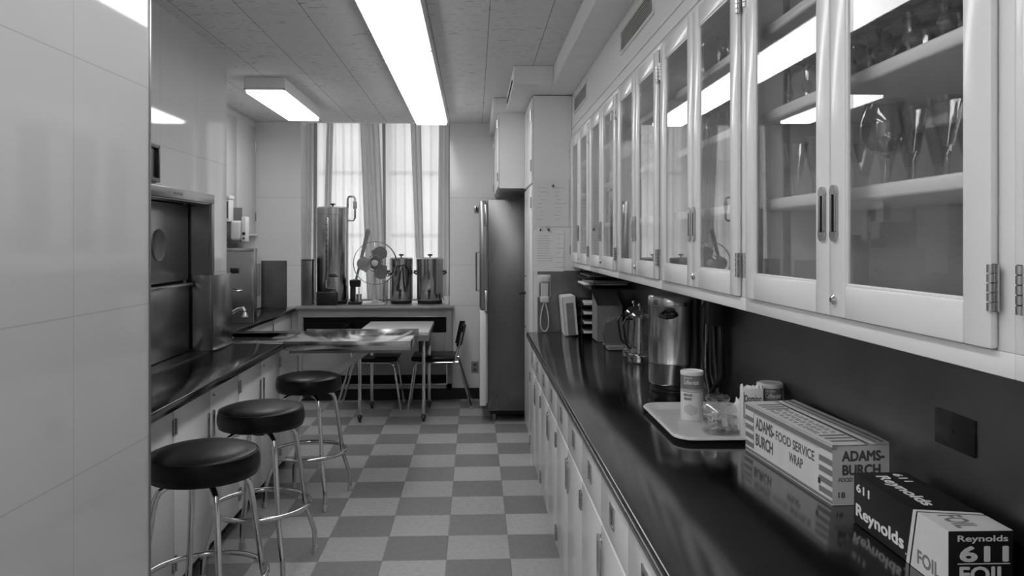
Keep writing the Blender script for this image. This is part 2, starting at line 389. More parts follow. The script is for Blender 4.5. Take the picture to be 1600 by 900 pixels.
ceiling_light(-1.595, -1.315, 5.44, 6.70, 'separate lit fluorescent light box on the ceiling left, over the sink')

ceiling_light(-2.35, -2.07, -.75, .55, 'added fill light box, unseen behind the camera, middle of the open left bay', 'added fill lights of the open left bay')  # all four bay lights are unseen, added to brighten right-hand fronts and cartons
ceiling_light(-3.0, -2.72, -.75, .55, 'added fill light box, unseen behind the camera, far left of the open bay', 'added fill lights of the open left bay')
ceiling_light(-1.60, -1.32, -.75, .55, 'added fill light box, unseen behind the camera, inner end of the open bay', 'added fill lights of the open left bay')
ceiling_light(-1.60, -1.32, -1.50, -.80, 'short added fill light box, unseen behind the camera by the door', 'added fill lights of the open left bay')
# ================================================================== RIGHT BASE CABINETS
XF = .392; XE = .3635; HC = .89
def flush_pull(y, zc, x, o, parent, L=.13, Wd=.028, d=-1, name='handle', y2=None):
    """recessed oblong chrome pull standing vertically on an X plane; d = outward sign"""
    mb = MB(o); e = .006*d; n = 8
    ring = []; inner = []
    for k in range(2*n):
        a = PI*k/(n-1) if k < n else PI+PI*(k-n)/(n-1)
        cz = (L/2-Wd/2) if k < n else -(L/2-Wd/2)
        ring.append((y+math.cos(a)*Wd/2, zc+cz+math.sin(a)*Wd/2)); 
    hw, hl = Wd*.22, L*.33
    outs = [(x+e, p[0], p[1]) for p in ring]
    # frame from four bevelled boxes plus rounded ends
    mb.box(x, x+e, y-Wd/2, y-hw, zc-hl, zc+hl, .0015).box(x, x+e, y+hw, y+Wd/2, zc-hl, zc+hl, .0015)
    top = [(x, p[0], p[1]) for p in ring[:n]]; top = [(x, y+Wd/2, zc+hl)]+top+[(x, y-Wd/2, zc+hl)]
    mb.prism(top, (e, 0, 0)); bot = [(x, p[0], p[1]) for p in ring[n:]]; bot = [(x, y-Wd/2, zc-hl)]+bot+[(x, y+Wd/2, zc-hl)]
    mb.prism(bot, (e, 0, 0))
    h = mb.build(name, 'chrome_d', parent, smooth=False)
    MB(o).box(x-.0, x+.001*d, y-hw, y+hw, zc-hl, zc+hl).build('slot', 'dark_gap', h, smooth=False) if False else None
    return h
def slot(y, zc, x, o, parent, L=.13, Wd=.028, d=-1):
    hw, hl = Wd*.22, L*.33
    return MB(o).box(x, x+.0015*d, y-hw, y+hw, zc-hl, zc+hl).build('pull_recess', 'dark_gap', parent, smooth=False)
def hinge(y, zc, x, o, parent, L=.065, r=.0055, d=-1):
    mb = MB(o); n = 5; h = L/n
    for i in range(n): mb.cyl((x+d*.004, y, zc-L/2+i*h+.001), (x+d*.004, y, zc-L/2+(i+1)*h-.001), r, 10)
    mb.box(x, x+.002*d, y-.010, y+.010, zc-L/2, zc+L/2)
    return mb.build('hinge', 'chrome_d', parent)
def lock(y, z, x, o, parent, d=-1, r=.010):
    return MB(o).lathe([(0, .008*d), (r*.5, .008*d), (r, .004*d), (r, 0)], (x, y, z), 14, 'X').build('lock', 'chrome', parent)

LABELS_R = ['cream steel base cabinet nearest the camera under the right counter, mostly out of frame',
            'cream steel base cabinet under the foil box end of the right counter',
            'cream steel base cabinet with two drawers under the carton of wrap',
            'cream steel base cabinet with two drawers under the big chrome urn',
            'cream steel base cabinet under the glass coffee pots',
            'cream steel base cabinet next to the tall cupboard, below the wall phone']
bounds = [.25, 1.09, 1.92, 2.747, 3.585, 4.43, 5.27]
for i in range(6):
    y0, y1 = bounds[i], bounds[i+1]; ym = (y0+y1)/2; o = (XF+.3, ym, 0)
    t = thing('base_cabinet', LABELS_R[i], 'cabinet', o, 0, 'base cabinets under the right counter')
    MB(o).box(XF+.008, XR-.002, y0+.001, y1-.001, .10, .853).box(XF+.07, XR-.002, y0+.001, y1-.001, 0, .10).build('body', 'paint', t, smooth=False)
    for k, (a, b) in enumerate(((y0, ym), (ym, y1))):
        dr = MB(o).box(XF-.010, XF+.008, a+.003, b-.003, .676, .848, .004).build('drawer', 'paint', t)
        c = (a+b)/2; x = XF-.010
        MB(o).box(x-.005, x, c-.03, c+.03, .728, .738, .001).box(x-.005, x, c-.03, c+.03, .782, .792, .001).box(x-.005, x, c-.03, c-.018, .738, .782, .001).box(x-.005, x, c+.018, c+.03, .738, .782, .001).build('drawer_pull', 'chrome_d', dr)
        MB(o).box(x-.001, x, c-.018, c+.018, .738, .782).build('pull_recess', 'steel_d', dr, smooth=False)
        do = MB(o).box(XF-.010, XF+.008, a+.003, b-.003, .102, .668, .004).build('door', 'paint', t)
        hy = ym-.03 if k == 0 else ym+.03; flush_pull(hy, .56, x, o, do); slot(hy, .56, x, o, do)
        ye = a+.012 if k == 0 else b-.012
        hinge(ye, .60, x, o, do); hinge(ye, .17, x, o, do)
        if k == 0: lock(ym-.03, .64, x, o, do, r=.007)
t = tag(MB().box(XF+.0, XR-.002, 5.271, 5.384, 0, .853).build('cabinet_filler', 'paint', smooth=False), 'narrow cream filler panel closing the right counter cabinets', 'panel')
# counter
o = (.68, 2.7, HC)
t = thing('counter', 'long dark stainless steel counter along the right wall', 'countertop', o)
MB(o).box(XE, XR-.001, 0.05, 5.384, .856, HC, .006, 3).build('worktop', 'counter', t)
MB(o).box(XR-.006, XR-.001, 0.05, 5.384, HC, 1.338).build('backsplash', 'steel_back', t, smooth=False)
MB(o).box(XE-.003, XE+.002, 0.05, 5.384, .857, .874, .001).build('edge_band', 'steel', t)

# ================================================================== UPPER GLASS CABINETS
XU = .68
ub = [.04, .95, 1.92, 2.79, 3.64, 4.53, 5.384]
UL = ['glass-fronted wall cabinet cut off by the right edge of the photo',
      'large glass-fronted wall cabinet nearest the camera, holding the balloon goblet',
      'glass-fronted wall cabinet holding glass pitchers on its top shelf',
      'glass-fronted wall cabinet above the big chrome urn reflecting the window',
      'glass-fronted wall cabinet above the file bin',
      'glass-fronted wall cabinet farthest from the camera, beside the posted papers']
shelf_z = [1.596, 1.812, 2.023]
for i in range(6):
    y0, y1 = ub[i], ub[i+1]; ym = (y0+y1)/2; o = (.85, ym, 1.345)
    t = thing('wall_cabinet', UL[i], 'cabinet', o, 0, 'glass-fronted wall cabinets')
    mb = MB(o)
    mb.box(XU+.02, XR-.002, y0, y0+.012, 1.345, 2.244).box(XU+.02, XR-.002, y1-.012, y1, 1.345, 2.244)
    mb.box(XU+.02, XR-.002, y0+.012, y1-.012, 1.345, 1.40).box(XU+.02, XR-.002, y0+.012, y1-.012, 2.225, 2.244).box(XR-.012, XR-.002, y0+.012, y1-.012, 1.40, 2.225)
    mb.build('body', 'paint_in', t, smooth=False)
    # face frame
    mb = MB(o).box(XU, XU+.02, y0, y1, 1.345, 1.378, .002).box(XU, XU+.02, y0, y1, 2.225, 2.245, .002).box(XU, XU+.02, y0, y0+.034, 1.378, 2.225, .002).box(XU, XU+.02, y1-.034, y1, 1.378, 2.225, .002)
    mb.build('face_frame', 'paint', t)
    for z in shelf_z:
        MB(o).box(XU+.038, XR-.014, y0+.014, y1-.014, z, z+.027, .006, 3).build('shelf', 'paint_in', t)
    # perforated shelf standard strips
    for yy in (y0+.016, y1-.016):
        MB(o).box(XU+.09, XU+.105, yy-.003, yy+.003, 1.42, 2.2).build('shelf_standard', 'chrome_d', t, smooth=False)
    for k, (a, b) in enumerate(((y0+.026, ym), (ym, y1-.026))):
        a += .002; b -= .002; x = XU-.012
        sa = .058; z0, z1 = 1.380, 2.222; g0, g1 = 1.439, 2.165
        mb = MB(o).box(x, XU-.001, a, a+sa, z0, z1, .004).box(x, XU-.001, b-sa, b, z0, z1, .004)
        mb.box(x, XU-.001, a+sa, b-sa, z0, g0, .004).box(x, XU-.001, a+sa, b-sa, g1, z1, .004)
        # inner bead
        mb.box(x+.003, XU-.002, a+sa-.001, a+sa+.005, g0, g1, .002).box(x+.003, XU-.002, b-sa-.005, b-sa+.001, g0, g1, .002).box(x+.003, XU-.002, a+sa, b-sa, g0-.001, g0+.005, .002).box(x+.003, XU-.002, a+sa, b-sa, g1-.005, g1+.001, .002)
        do = mb.build('door', 'paint', t)
        MB(o).box(XU-.006, XU-.003, a+sa-.002, b-sa+.002, g0-.002, g1+.002).build('glass_pane', 'pane', do, smooth=False)
        hy = ym-.024 if k == 0 else ym+.024
        flush_pull(hy, 1.572, x, o, do, L=.105, Wd=.026); slot(hy, 1.572, x, o, do, L=.105, Wd=.026)
        ye = a-.001 if k == 0 else b+.001
        hinge(ye, 1.46, x+.004, o, do, L=.062); hinge(ye, 2.13, x+.004, o, do, L=.062)
        if k == 0: lock(ym-.022, 1.412, x, o, do, r=.010)

# ------------------------------------------------------------------ glassware
def solid_of_rev(prof_out, th=.0015):
    return prof_out
def coupe():
    t = thing('coupe_glass', '', 'glass', (0, 0, 0), 0, 'stemmed coupe glasses on the middle shelves')
    MB().lathe([(0, .008), (.006, .006), (.030, .002), (.032, 0), (0, 0)], seg=18).build('foot', 'glass', t)
    MB().lathe([(.005, .006), (.005, .022), (.009, .027), (.0125, .036), (.009, .045), (.0055, .050), (.005, .072), (.008, .082), (0, .083)], seg=8).build('stem', 'glass_t', t, ang=15)
    MB().lathe([(.005, .081), (.025, .088), (.040, .102), (.044, .122), (.043, .122), (.039, .104), (.024, .091), (0, .086)], seg=20).build('bowl', 'glass', t)
    return t
ordw = ['first', 'second', 'third', 'fourth', 'fifth', 'sixth', 'seventh', 'eighth', 'ninth', 'tenth', 'eleventh']
cz = {1: 'nearest full cabinet', 2: 'cabinet holding the pitchers', 3: 'cabinet above the urn'}
proto = coupe(); used = False
rown = ['front row', 'middle row', 'back row']
for u in (1, 2, 3):
    y0, y1 = ub[u]+.07, ub[u+1]-.07
    n = int((y1-y0)/.0925)+1
    for r in range(3):
        if u == 3 and r == 1: continue
        for k in range(n):
            y = y0+k*(y1-y0)/(n-1)+random.uniform(-.001, .001); x = .762+r*.092+random.uniform(-.001, .001)
            lab = 'coupe glass, %s from the camera, %s, middle shelf, %s' % (ordw[k], rown[r], cz[u])
            if not used: proto.location = (x, y, 1.839); proto['label'] = lab; used = True
            else: dup(proto, (x, y, 1.839), random.uniform(0, 6), lab)
def pilsner():
    t = thing('pilsner_glass', '', 'glass', (0, 0, 0), 0, 'tall flared glasses on the lowest shelf')
    MB().lathe([(0, .010), (.008, .008), (.026, .003), (.028, 0), (0, 0)], seg=16).build('foot', 'glass', t)
    MB().lathe([(.006, .008), (.006, .030), (.009, .048), (.011, .052), (.028, .132), (.027, .132), (.009, .056), (0, .052)], seg=18).build('bowl', 'glass', t)
    return t
pp = pilsner(); used = False
for r in range(3):
    for k in range(9):
        y = 1.04+k*.098; x = .77+r*.083
        if r == 1: continue
        if r == 0 and (abs(y-1.43) < .07 or y < 1.09): continue
        lab = 'tall flared glass, %s from the camera, %s, lowest shelf' % (ordw[k], rown[r])
        if not used: pp.location = (x, y, 1.623); pp['label'] = lab; used = True
        else: dup(pp, (x, y, 1.623), 0, lab)
t = thing('balloon_goblet', 'oversized clear balloon goblet in front on the lowest shelf of the nearest cabinet', 'glass', (.77, 1.425, 1.623))
MB().lathe([(0, .006), (.008, .004), (.034, .002), (.036, 0), (0, 0)], seg=24).build('foot', 'glass', t)
MB().lathe([(.006, .004), (.0055, .05), (.009, .056), (0, .057)], seg=12).build('stem', 'glass_t', t)
MB().lathe([(.006, .055), (.028, .064), (.042, .085), (.046, .108), (.042, .135), (.034, .160), (.033, .160), (.041, .135), (.045, .108), (.041, .086), (.027, .066), (0, .059)], seg=32).build('bowl', 'glass', t)
t = tag(MB((.78, 1.045, 1.623)).lathe([(0, 0), (.045, 0), (.05, .006), (.05, .016), (.044, .016), (.04, .006), (0, .005)], (.78, 1.045, 1.623), 24).build('glass_dish', 'glass_t'), 'shallow round glass dish at the right end of the lowest shelf, nearest cabinet', 'dish')
# pitchers and decanters on the top shelf
def pitcher(loc, label, h=.16, r=.055, rz=0):
    t = thing('glass_pitcher', label, 'pitcher', loc, rz, None)
    k = h/.16
    MB().lathe([(0, 0), (r*.8, 0), (r, .02*k), (r*1.05, .06*k), (r*.8, .105*k), (r*.62, .13*k), (r*.75, h), (r*.72, h), (r*.58, .13*k), (r*.76, .104*k), (r, .06*k), (r*.94, .022*k), (0, .012)], seg=28).build('body', 'glass', t)
    MB().tube([(r*.72, 0, h*.95), (r*1.2, 0, h*.98), (r*1.65, 0, h*.8), (r*1.6, 0, h*.5), (r*1.02, 0, h*.35)], .006, 8).build('handle', 'glass_t', t)
    return t
pitcher((.80, 2.64, 2.05), 'round clear glass pitcher at the far end of the top shelf, pitcher cabinet', .165, .06, R(-60))
pitcher((.80, 2.36, 2.05), 'middle clear glass pitcher on the top shelf of the pitcher cabinet', .15, .05, R(-100))
pitcher((.84, 2.09, 2.05), 'near clear glass pitcher on the top shelf, behind the decanter', .165, .055, R(200))
t = thing('glass_decanter', 'slim cut glass decanter with stopper on the top shelf of the pitcher cabinet', 'decanter', (.775, 2.24, 2.05))
MB().lathe([(0, 0), (.03, 0), (.034, .01), (.034, .06), (.014, .09), (.012, .12), (.017, .125), (0, .126)], seg=10).build('body', 'glass_t', t, ang=20)
MB().lathe([(.008, .126), (.02, .14), (.012, .16), (0, .165)], seg=8).build('stopper', 'glass_t', t, ang=20)
# black spatulas lying on cabinet floor
def utensil(name, p0, p1, label):
    p0 = Vector(p0); p1 = Vector(p1); d = (p1-p0).normalized(); n = Vector((d.y, -d.x, 0))
    t = thing(name, label, 'utensil', p0)
    mb = MB(p0).tube([p0+d*.09+Vector((0, 0, .010)), p0+d*.2+Vector((0, 0, .014)), p1+Vector((0, 0, .008))], .006, 8, rad=[.004, .006, .004]); mb.build('handle', 'black', t)
    z = Vector((0, 0, .005)); MB(p0).prism([p0+n*.03+z, p0-n*.03+z, p0-n*.018+d*.1+z*2, p0+n*.018+d*.1+z*2], (0, 0, .004)).build('blade', 'black', t)
utensil('spatula', (.74, 1.36, 1.401), (.76, 1.10, 1.401), 'black long-handled spatula lying on the floor of the nearest cabinet, right door')
utensil('carving_knife', (.745, 1.50, 1.401), (.75, 1.80, 1.401), 'black long utensil lying on the floor of the nearest cabinet, left door')

# ================================================================== TALL CUPBOARD, PHONE, PAPERS
o = (.7, 5.76, 0)
t = thing('tall_cupboard', 'tall cream cupboard from floor to soffit at the end of the right counter', 'cabinet', o)
MB(o).box(.412, XR-.002, 5.39, 6.13, .10, 2.534).box(.46, XR-.002, 5.39, 6.13, 0, .10).build('body', 'paint', t, smooth=False)
for z0, z1 in ((.11, 1.91), (1.93, 2.52)):
    do = MB(o).box(.398, .411, 5.40, 6.12, z0, z1, .003).build('door', 'paint', t)
    for zz in (z0+.12, z1-.12): hinge(5.41, zz, .399, o, do, L=.08)
    if z0 < 1:
        MB(o).cyl((.398, 6.0, 1.12), (.37, 6.0, 1.12), .010).lathe([(0, -.03), (.018, -.026), (.02, -.015), (.009, -.006), (.009, 0)], (.375, 6.0, 1.12), 14, 'X').build('handle', 'black', do)
        MB(o).box(.385, .399, 5.85, 5.93, 1.25, 1.262, .002).box(.385, .399, 5.85, 5.93, .86, .872, .002).build('latch', 'chrome_d', do)
MB(o).box(.44, XR-.01, 5.386, 5.39, .89, 1.315).build('splash_panel', 'steel_d', t, smooth=False)

o = (.7, 6.6, 1.95)
t = thing('upper_cupboard', 'cream cupboard above the steel refrigerator, reaching the soffit', 'cabinet', o)
MB(o).box(.200, XR-.002, 6.14, 7.49, 1.94, 2.534).build('body', 'paint', t, smooth=False)
for a, b in ((6.15, 6.81), (6.82, 7.48)):
    do = MB(o).box(.187, .199, a, b, 1.95, 2.525, .003).build('door', 'paint', t)
    hinge(a+.008 if a < 6.5 else b-.008, 2.45, .188, o, do); hinge(a+.008 if a < 6.5 else b-.008, 2.03, .188, o, do)

def sheet(x0, x1, z0, z1, label, m='paper', lines=(), yy=5.385, th=.0008):
    o = ((x0+x1)/2, yy, z0); t = thing('posted_paper', label, 'paper', o, 0, 'papers posted on the tall cupboard')
    MB(o).box(x0, x1, yy-th, yy, z0, z1).build('sheet', m, t, smooth=False)
    if lines:
        mb = MB(o)
        for (a, b, z) in lines: mb.box(x0+a*(x1-x0), x0+b*(x1-x0), yy-th-.0004, yy-th, z0+z*(z1-z0), z0+z*(z1-z0)+.004)
        mb.build('print', 'ink', t, smooth=False)
def L_(n, z0, z1, a=.15, b=.85):
    return [(a+random.uniform(0, .1), b-random.uniform(0, .25), z0+(z1-z0)*i/(n-1)) for i in range(n)]
def px2(px, y, Y=5.385):
    dc = None; k = (px-790)/1212
    X = (Y*s_+k*Y*c_)/(c_-k*s_); dc = X*s_+Y*c_; return X, CAM_H+(377-y)*dc/1212
def rect(px0, y0, px1, y1, Y=5.385):
    a = px2(px0, y0, Y); b = px2(px1, y1, Y); return a[0], b[0], b[1], a[1]
sheet(*rect(833, 281, 889, 354), 'largest sheet posted at the top beside the cabinets, with two columns of faint type', 'paper2', L_(9, .15, .82, .1, .45)+L_(9, .15, .82, .55, .95))
sheet(*rect(833, 360, 881, 424), 'backing sheet with a ruled list at its right, lower on the cupboard side', 'paper', L_(8, .1, .9, .74, 1.1))
sheet(*rect(834, 364, 867, 414), 'smaller typed menu sheet pinned over the lower backing sheet', 'paper', L_(11, .12, .9, .15, .9), yy=5.3835)
def clip(px, y, label, m='black'):
    X, Z = px2(px, y); t = thing('magnet_clip', label, 'clip', (X, 5.3825, Z), 0)
    MB().lathe([(0, -.008), (.008, -.008), (.012, -.003), (.012, 0)], (0, 0, 0), 16, 'Y').build('magnet', 'white' if m == 'white' else 'chrome_d', t)
    MB().box(-.004, .004, -.014, -.008, -.014, .004, .001).build('clip_jaw', 'black', t)
clip(864, 290, 'small dark clip holding the top posted sheet')
clip(844, 358, 'round white magnet clip at the left above the menu sheet', 'white')
clip(857, 358, 'dark round magnet clip at the right above the menu sheet')
# phone
X0, Z0 = px2(850, 430); o = (X0, 5.385, 1.107)
t = thing('wall_phone', 'white wall telephone with hanging cord on the side of the tall cupboard', 'telephone', o)
MB(o).box(X0-.046, X0+.046, 5.360, 5.385, 1.13, 1.288, .008).build('base', 'phone', t)
mb = MB(o).box(X0-.028, X0+.028, 5.335, 5.352, 1.12, 1.27, .01, 3).box(X0-.03, X0+.03, 5.322, 5.362, 1.235, 1.285, .012, 3).box(X0-.03, X0+.03, 5.322, 5.362, 1.095, 1.14, .012, 3); h = mb.build('handset', 'phone', t)
MB(o).box(X0-.033, X0-.029, 5.340, 5.362, 1.14, 1.235, .001).box(X0+.029, X0+.033, 5.340, 5.362, 1.14, 1.235, .001).build('cradle_slots', 'black', t)
pts = []
for k in range(26):
    a = 2*PI*k/26; sx = math.sin(a); pts.append((X0+.026*sx*(1-.45*math.cos(a)), 5.345, .997-.098*(-math.cos(a))*-1 if False else .997+.1*math.cos(a)))
MB(o).tube(pts, .0045, 8, closed=True).build('cord', 'phone', t)

# ================================================================== REFRIGERATOR
o = (.5, 6.9, 0)
t = thing('refrigerator', 'tall stainless steel commercial refrigerator between the tall cupboard and the window wall', 'refrigerator', o)
MB(o).box(.112, .96, 6.49, 7.40, .10, 1.87, .006).build('body', 'steel_f', t)
MB(o).box(.14, .94, 6.55, 7.36, .06, .10).build('plinth', 'black_m', t)
for y, z0, z1 in ((6.50, .95, 1.86), (6.50, .14, .94)):
    do = MB(o).box(.046, .100, 6.50, 6.945, z0, z1, .006).box(.10, .111, 6.52, 6.93, z0+.02, z1-.02).build('door', 'steel' if z0 > .5 else 'white', t)
    if z0 > .5:
        for zz in (1.74, 1.02): MB(o).box(.085, .108, 6.478, 6.50, zz-.09, zz+.09, .003).build('hinge', 'chrome', do)
        MB(o).tube([(.046, 6.9, 1.42), (.018, 6.9, 1.42), (.018, 6.9, 1.08), (.046, 6.9, 1.08)], .008, 8).build('handle', 'chrome', do)
    do2 = MB(o).box(.046, .100, 6.955, 7.395, z0, z1, .006).box(.10, .111, 6.97, 7.38, z0+.02, z1-.02).build('door', 'steel', t)
for x, y in ((.17, 6.58), (.90, 6.58), (.17, 7.30), (.90, 7.30)): MB(o).cyl((x, y, 0), (x, y, .10), .02, 12).build('leg', 'steel_d', t)
t = thing('wall_hook', 'small dark coat hook high on the back wall beside the refrigerator', 'hook', (.02, 7.49, 1.83))
MB().box(-.02, .02, -.006, .004, -.03, .03, .002).build('plate', 'chrome_d', t)
MB().tube([(0, -.004, 0), (0, -.04, -.01), (0, -.06, .02)], .007, 8).build('hook', 'black', t)
t = thing('wall_outlet', 'small wall outlet low on the back wall beside the refrigerator', 'outlet', (.005, 7.499, .305))
MB().box(-.035, .035, -.006, 0, -.055, .055, .002).build('plate', 'outlet', t)
MB().box(-.015, .015, -.008, -.006, .012, .036, .001).box(-.015, .015, -.008, -.006, -.036, -.012, .001).build('sockets', 'inkdark', t)
# ================================================================== LEFT COUNTER AND CABINETS
XEl, XFl = -1.17, -1.237; YE = 5.47
BX0, BX1, BY0, BY1 = -2.05, -1.32, 5.06, 5.41
o = (-1.4, 4.0, HC)
t = thing('counter', 'stainless steel counter with sink along the left wall behind the stools', 'countertop', o)
mb = MB(o)
mb.box(XL+.001, XEl, 2.362, YC+.01, .856, HC, .004)
mb.box(XL2+.001, XEl, YC+.012, BY0, .856, HC, .004).box(BX1, XEl, BY0, BY1, .856, HC, .004).box(XL2+.001, BX0, BY0, BY1, .856, HC, .004).box(XL2+.001, XEl, BY1, YE, .856, HC, .004)
mb.box(XEl-.008, XEl, 2.362, YE, HC-.002, HC+.004, .002).box(XL2, XEl, YE-.01, YE, HC-.002, HC+.004, .002)
mb.build('worktop', 'counter', t)
MB(o).box(BX0, BX1, BY0, BY1, .70, .71).box(BX0-.01, BX0, BY0, BY1, .70, HC-.003).box(BX1, BX1+.01, BY0, BY1, .70, HC-.003).box(BX0, BX1, BY0-.01, BY0, .70, HC-.003).box(BX0, BX1, BY1, BY1+.01, .70, HC-.003).build('sink_basin', 'steel_d', t, smooth=False)
MB(o).box(XL2+.001, XL2+.006, YC+.012, 5.46, HC, 1.33).build('backsplash', 'steel_d', t, smooth=False)
lb = [2.37, 3.22, 4.10, 4.95, 5.46]
LL = ['cream steel base cabinet behind the nearest bar stool', 'cream steel base cabinet behind the middle bar stool', 'cream steel base cabinet behind the farthest bar stool', 'short cream steel cabinet under the hinged steel leaf at the end of the left counter']
for i in range(4):
    y0, y1 = lb[i], lb[i+1]; ym = (y0+y1)/2; o = (XFl-.15, ym, 0)
    t = thing('base_cabinet', LL[i], 'cabinet', o, 0, 'base cabinets under the left counter')
    dep = XL+.001
    mb = MB(o).box(dep, XFl, y0+.001, y1-.001, .10, .853 if i < 3 else .69).box(dep, XFl-.07, y0+.001, y1-.001, 0, .10)
    if i == 3: mb.box(XFl-.02, XFl, y0+.001, y1-.001, .69, .853)
    mb.build('body', 'paint', t, smooth=False)
    MB(o).box(XFl-.07, XFl-.066, y0+.001, y1-.001, 0, .099).build('toe_kick', 'kick', t, smooth=False)
    prs = ((y0, ym), (ym, y1)) if i < 3 else ((y0, y1),)
    for k, (a, b) in enumerate(prs):
        do = MB(o).box(XFl, XFl+.012, a+.003, b-.003, .112, .845, .004).build('door', 'paint', t)
        x = XFl+.012; hy = b-.035 if k == 0 else a+.035
        flush_pull(hy, .665, x, o, do, d=1); slot(hy, .665, x, o, do, d=1)
        ye = a+.012 if k == 0 else b-.012
        hinge(ye, .76, x, o, do, d=1); hinge(ye, .20, x, o, do, d=1)
        if k == 1 or i == 2: lock(hy, .80, x, o, do, d=1, r=.008)
tag(MB().box(XL2+.002, XL-.005, YC+.02, 5.05, 0, .853).box(XL2+.002, XL-.005, 5.43, 5.46, 0, .853).box(XL2+.002, XL-.005, 5.05, 5.43, 0, .69).build('sink_cabinet', 'paint', smooth=False), 'cream cabinet carrying the sink in the left recess', 'cabinet')
# hinged steel leaf with brace
o = (-.78, 5.13, HC)
t = thing('counter_leaf', 'hinged stainless steel leaf projecting from the left counter end on a diagonal brace', 'counter leaf', o)
MB(o).box(XEl+.003, -.395, 4.80, 5.46, .872, .903, .004).build('top', 'steel_l', t)
mb = MB(o).box(XEl+.003, -.395, 4.795, 4.801, .850, .907, .001).box(XEl+.003, -.395, 5.459, 5.465, .850, .907, .001).box(-.396, -.390, 4.795, 5.465, .850, .907, .001)
mb.build('rim', 'steel_l', t)
MB(o).box(XEl+.03, -.46, 4.83, 4.85, .828, .871).box(XEl+.03, -.46, 5.41, 5.43, .828, .871).build('under_frame', 'steel_d', t)
for y in (5.05,):
    MB(o).prism([(-1.185, y, .45), (-1.185, y, .50), (-.65, y, .865), (-.58, y, .865)], (0, .035, 0)).build('brace', 'laminate', t, smooth=False)
# upper black frame on left wall
o = (XL, 3.7, 1.80)
t = thing('wall_frame', 'black rectangular frame on the left wall above the steel pass-through', 'frame', o)
MB(o).box(XL, XL+.022, 3.50, 3.77, 1.96, 1.98, .002).box(XL, XL+.022, 3.50, 3.77, 1.80, 1.82, .002).box(XL, XL+.022, 3.50, 3.52, 1.82, 1.96, .002).box(XL, XL+.022, 3.75, 3.77, 1.82, 1.96, .002).build('border', 'black', t)
MB(o).box(XL, XL+.006, 3.52, 3.75, 1.82, 1.96).build('panel', 'steel_d', t, smooth=False)
# pass-through / dumbwaiter
o = (XL, 4.0, HC)
t = thing('pass_through', 'stainless steel pass-through with sliding doors and round porthole in the left wall', 'serving hatch', o)
ft = .052
mb = MB(o).box(XL-.001, XL+.012, OY0-.03, OY1+.045, OZ1, OZ1+ft, .003).box(XL-.001, XL+.012, OY1, OY1+.045, 1.32, OZ1, .003)
mb.box(XL-.001, XL+.012, OY0-.03, OY0, HC, OZ1, .003)
mb.build('frame', 'steel', t)
MB(o).box(XL-.13, XL+.0, OY1-.006, OY1-.001, HC+.002, OZ1-.001).box(XL-.13, XL+.0, OY0+.001, OY0+.006, HC+.002, OZ1-.001).box(XL-.13, XL, OY0+.006, OY1-.006, OZ1-.006, OZ1-.001).build('reveal', 'steel', t, smooth=False)
MB(o).box(XL-.155, XL-.15, OY0+.001, OY1-.001, HC, OZ1-.001).build('shaft', 'dark_gap', t, smooth=False)
MB(o).box(XL-.15, XL, OY0+.001, OY1-.001, HC-.019, HC+.001).build('sill', 'steel', t, smooth=False)
do = MB(o).box(XL-.130, XL-.112, OY0+.01, OY1-.03, 1.30, OZ1-.012, .002).build('upper_door', 'steel', t)
MB(o).lathe([(0, .003), (.074, .003), (.082, .006), (.084, 0)], (XL-.112, 4.08, 1.50), 32, 'X').build('porthole', 'steel_back', do)
do = MB(o).box(XL-.128, XL-.106, OY0+.01, OY1-.03, HC+.006, 1.286, .002).build('lower_door', 'steel', t)
MB(o).box(XL-.106, XL-.085, 3.9, 4.5, 1.268, 1.284, .003).build('handle', 'chrome_d', do)
MB(o).box(XL+.012, XL+.0135, 3.97, 4.08, OZ1+.02, OZ1+.032).build('name_plate', 'steel_back', t, smooth=False)
mb = MB(o).box(XL+.013, XL+.018, OY1-.002, 4.885, HC+.002, 1.325, .001).box(XL-.13, XL+.013, OY1-.010, OY1-.006, HC+.002, 1.325, .001)
mb.build('splash_guard', 'steel', t)
MB(o).box(XL+.012, XL+.032, OY1+.0, 4.88, HC+.002, HC+.008, .002).build('guard_flange', 'chrome_d', t)
# faucets
o = (-1.74, 5.44, HC)
t = thing('faucet', 'curved chrome faucet at the back of the left sink beside the steel machine', 'faucet', (-1.775, 5.44, HC+.004))
MB().lathe([(0, 0), (.025, 0), (.025, .01), (.012, .02), (.012, .03), (0, .03)], seg=16).build('base', 'chrome', t)
MB().tube([(0, 0, .02), (.02, 0, .06), (.08, -.01, .12), (.15, -.02, .160), (.185, -.03, .165), (.197, -.03, .145)], .0125, 10).build('spout', 'chrome', t)
MB().lathe([(.010, .01), (.014, 0), (.024, -.02), (.024, -.026), (0, -.026)], (.197, -.03, .13), 14).build('spray_head', 'chrome', t)
t = thing('tap', 'small chrome tap lever on the counter by the end of the splash guard', 'faucet handle', (-1.60, 4.96, HC+.002))
MB().lathe([(0, 0), (.018, 0), (.016, .018), (0, .022)], seg=12).build('base', 'chrome', t)
MB().tube([(0, 0, .018), (.04, 0, .022), (.085, 0, .018)], .006, 8).build('lever', 'chrome', t)

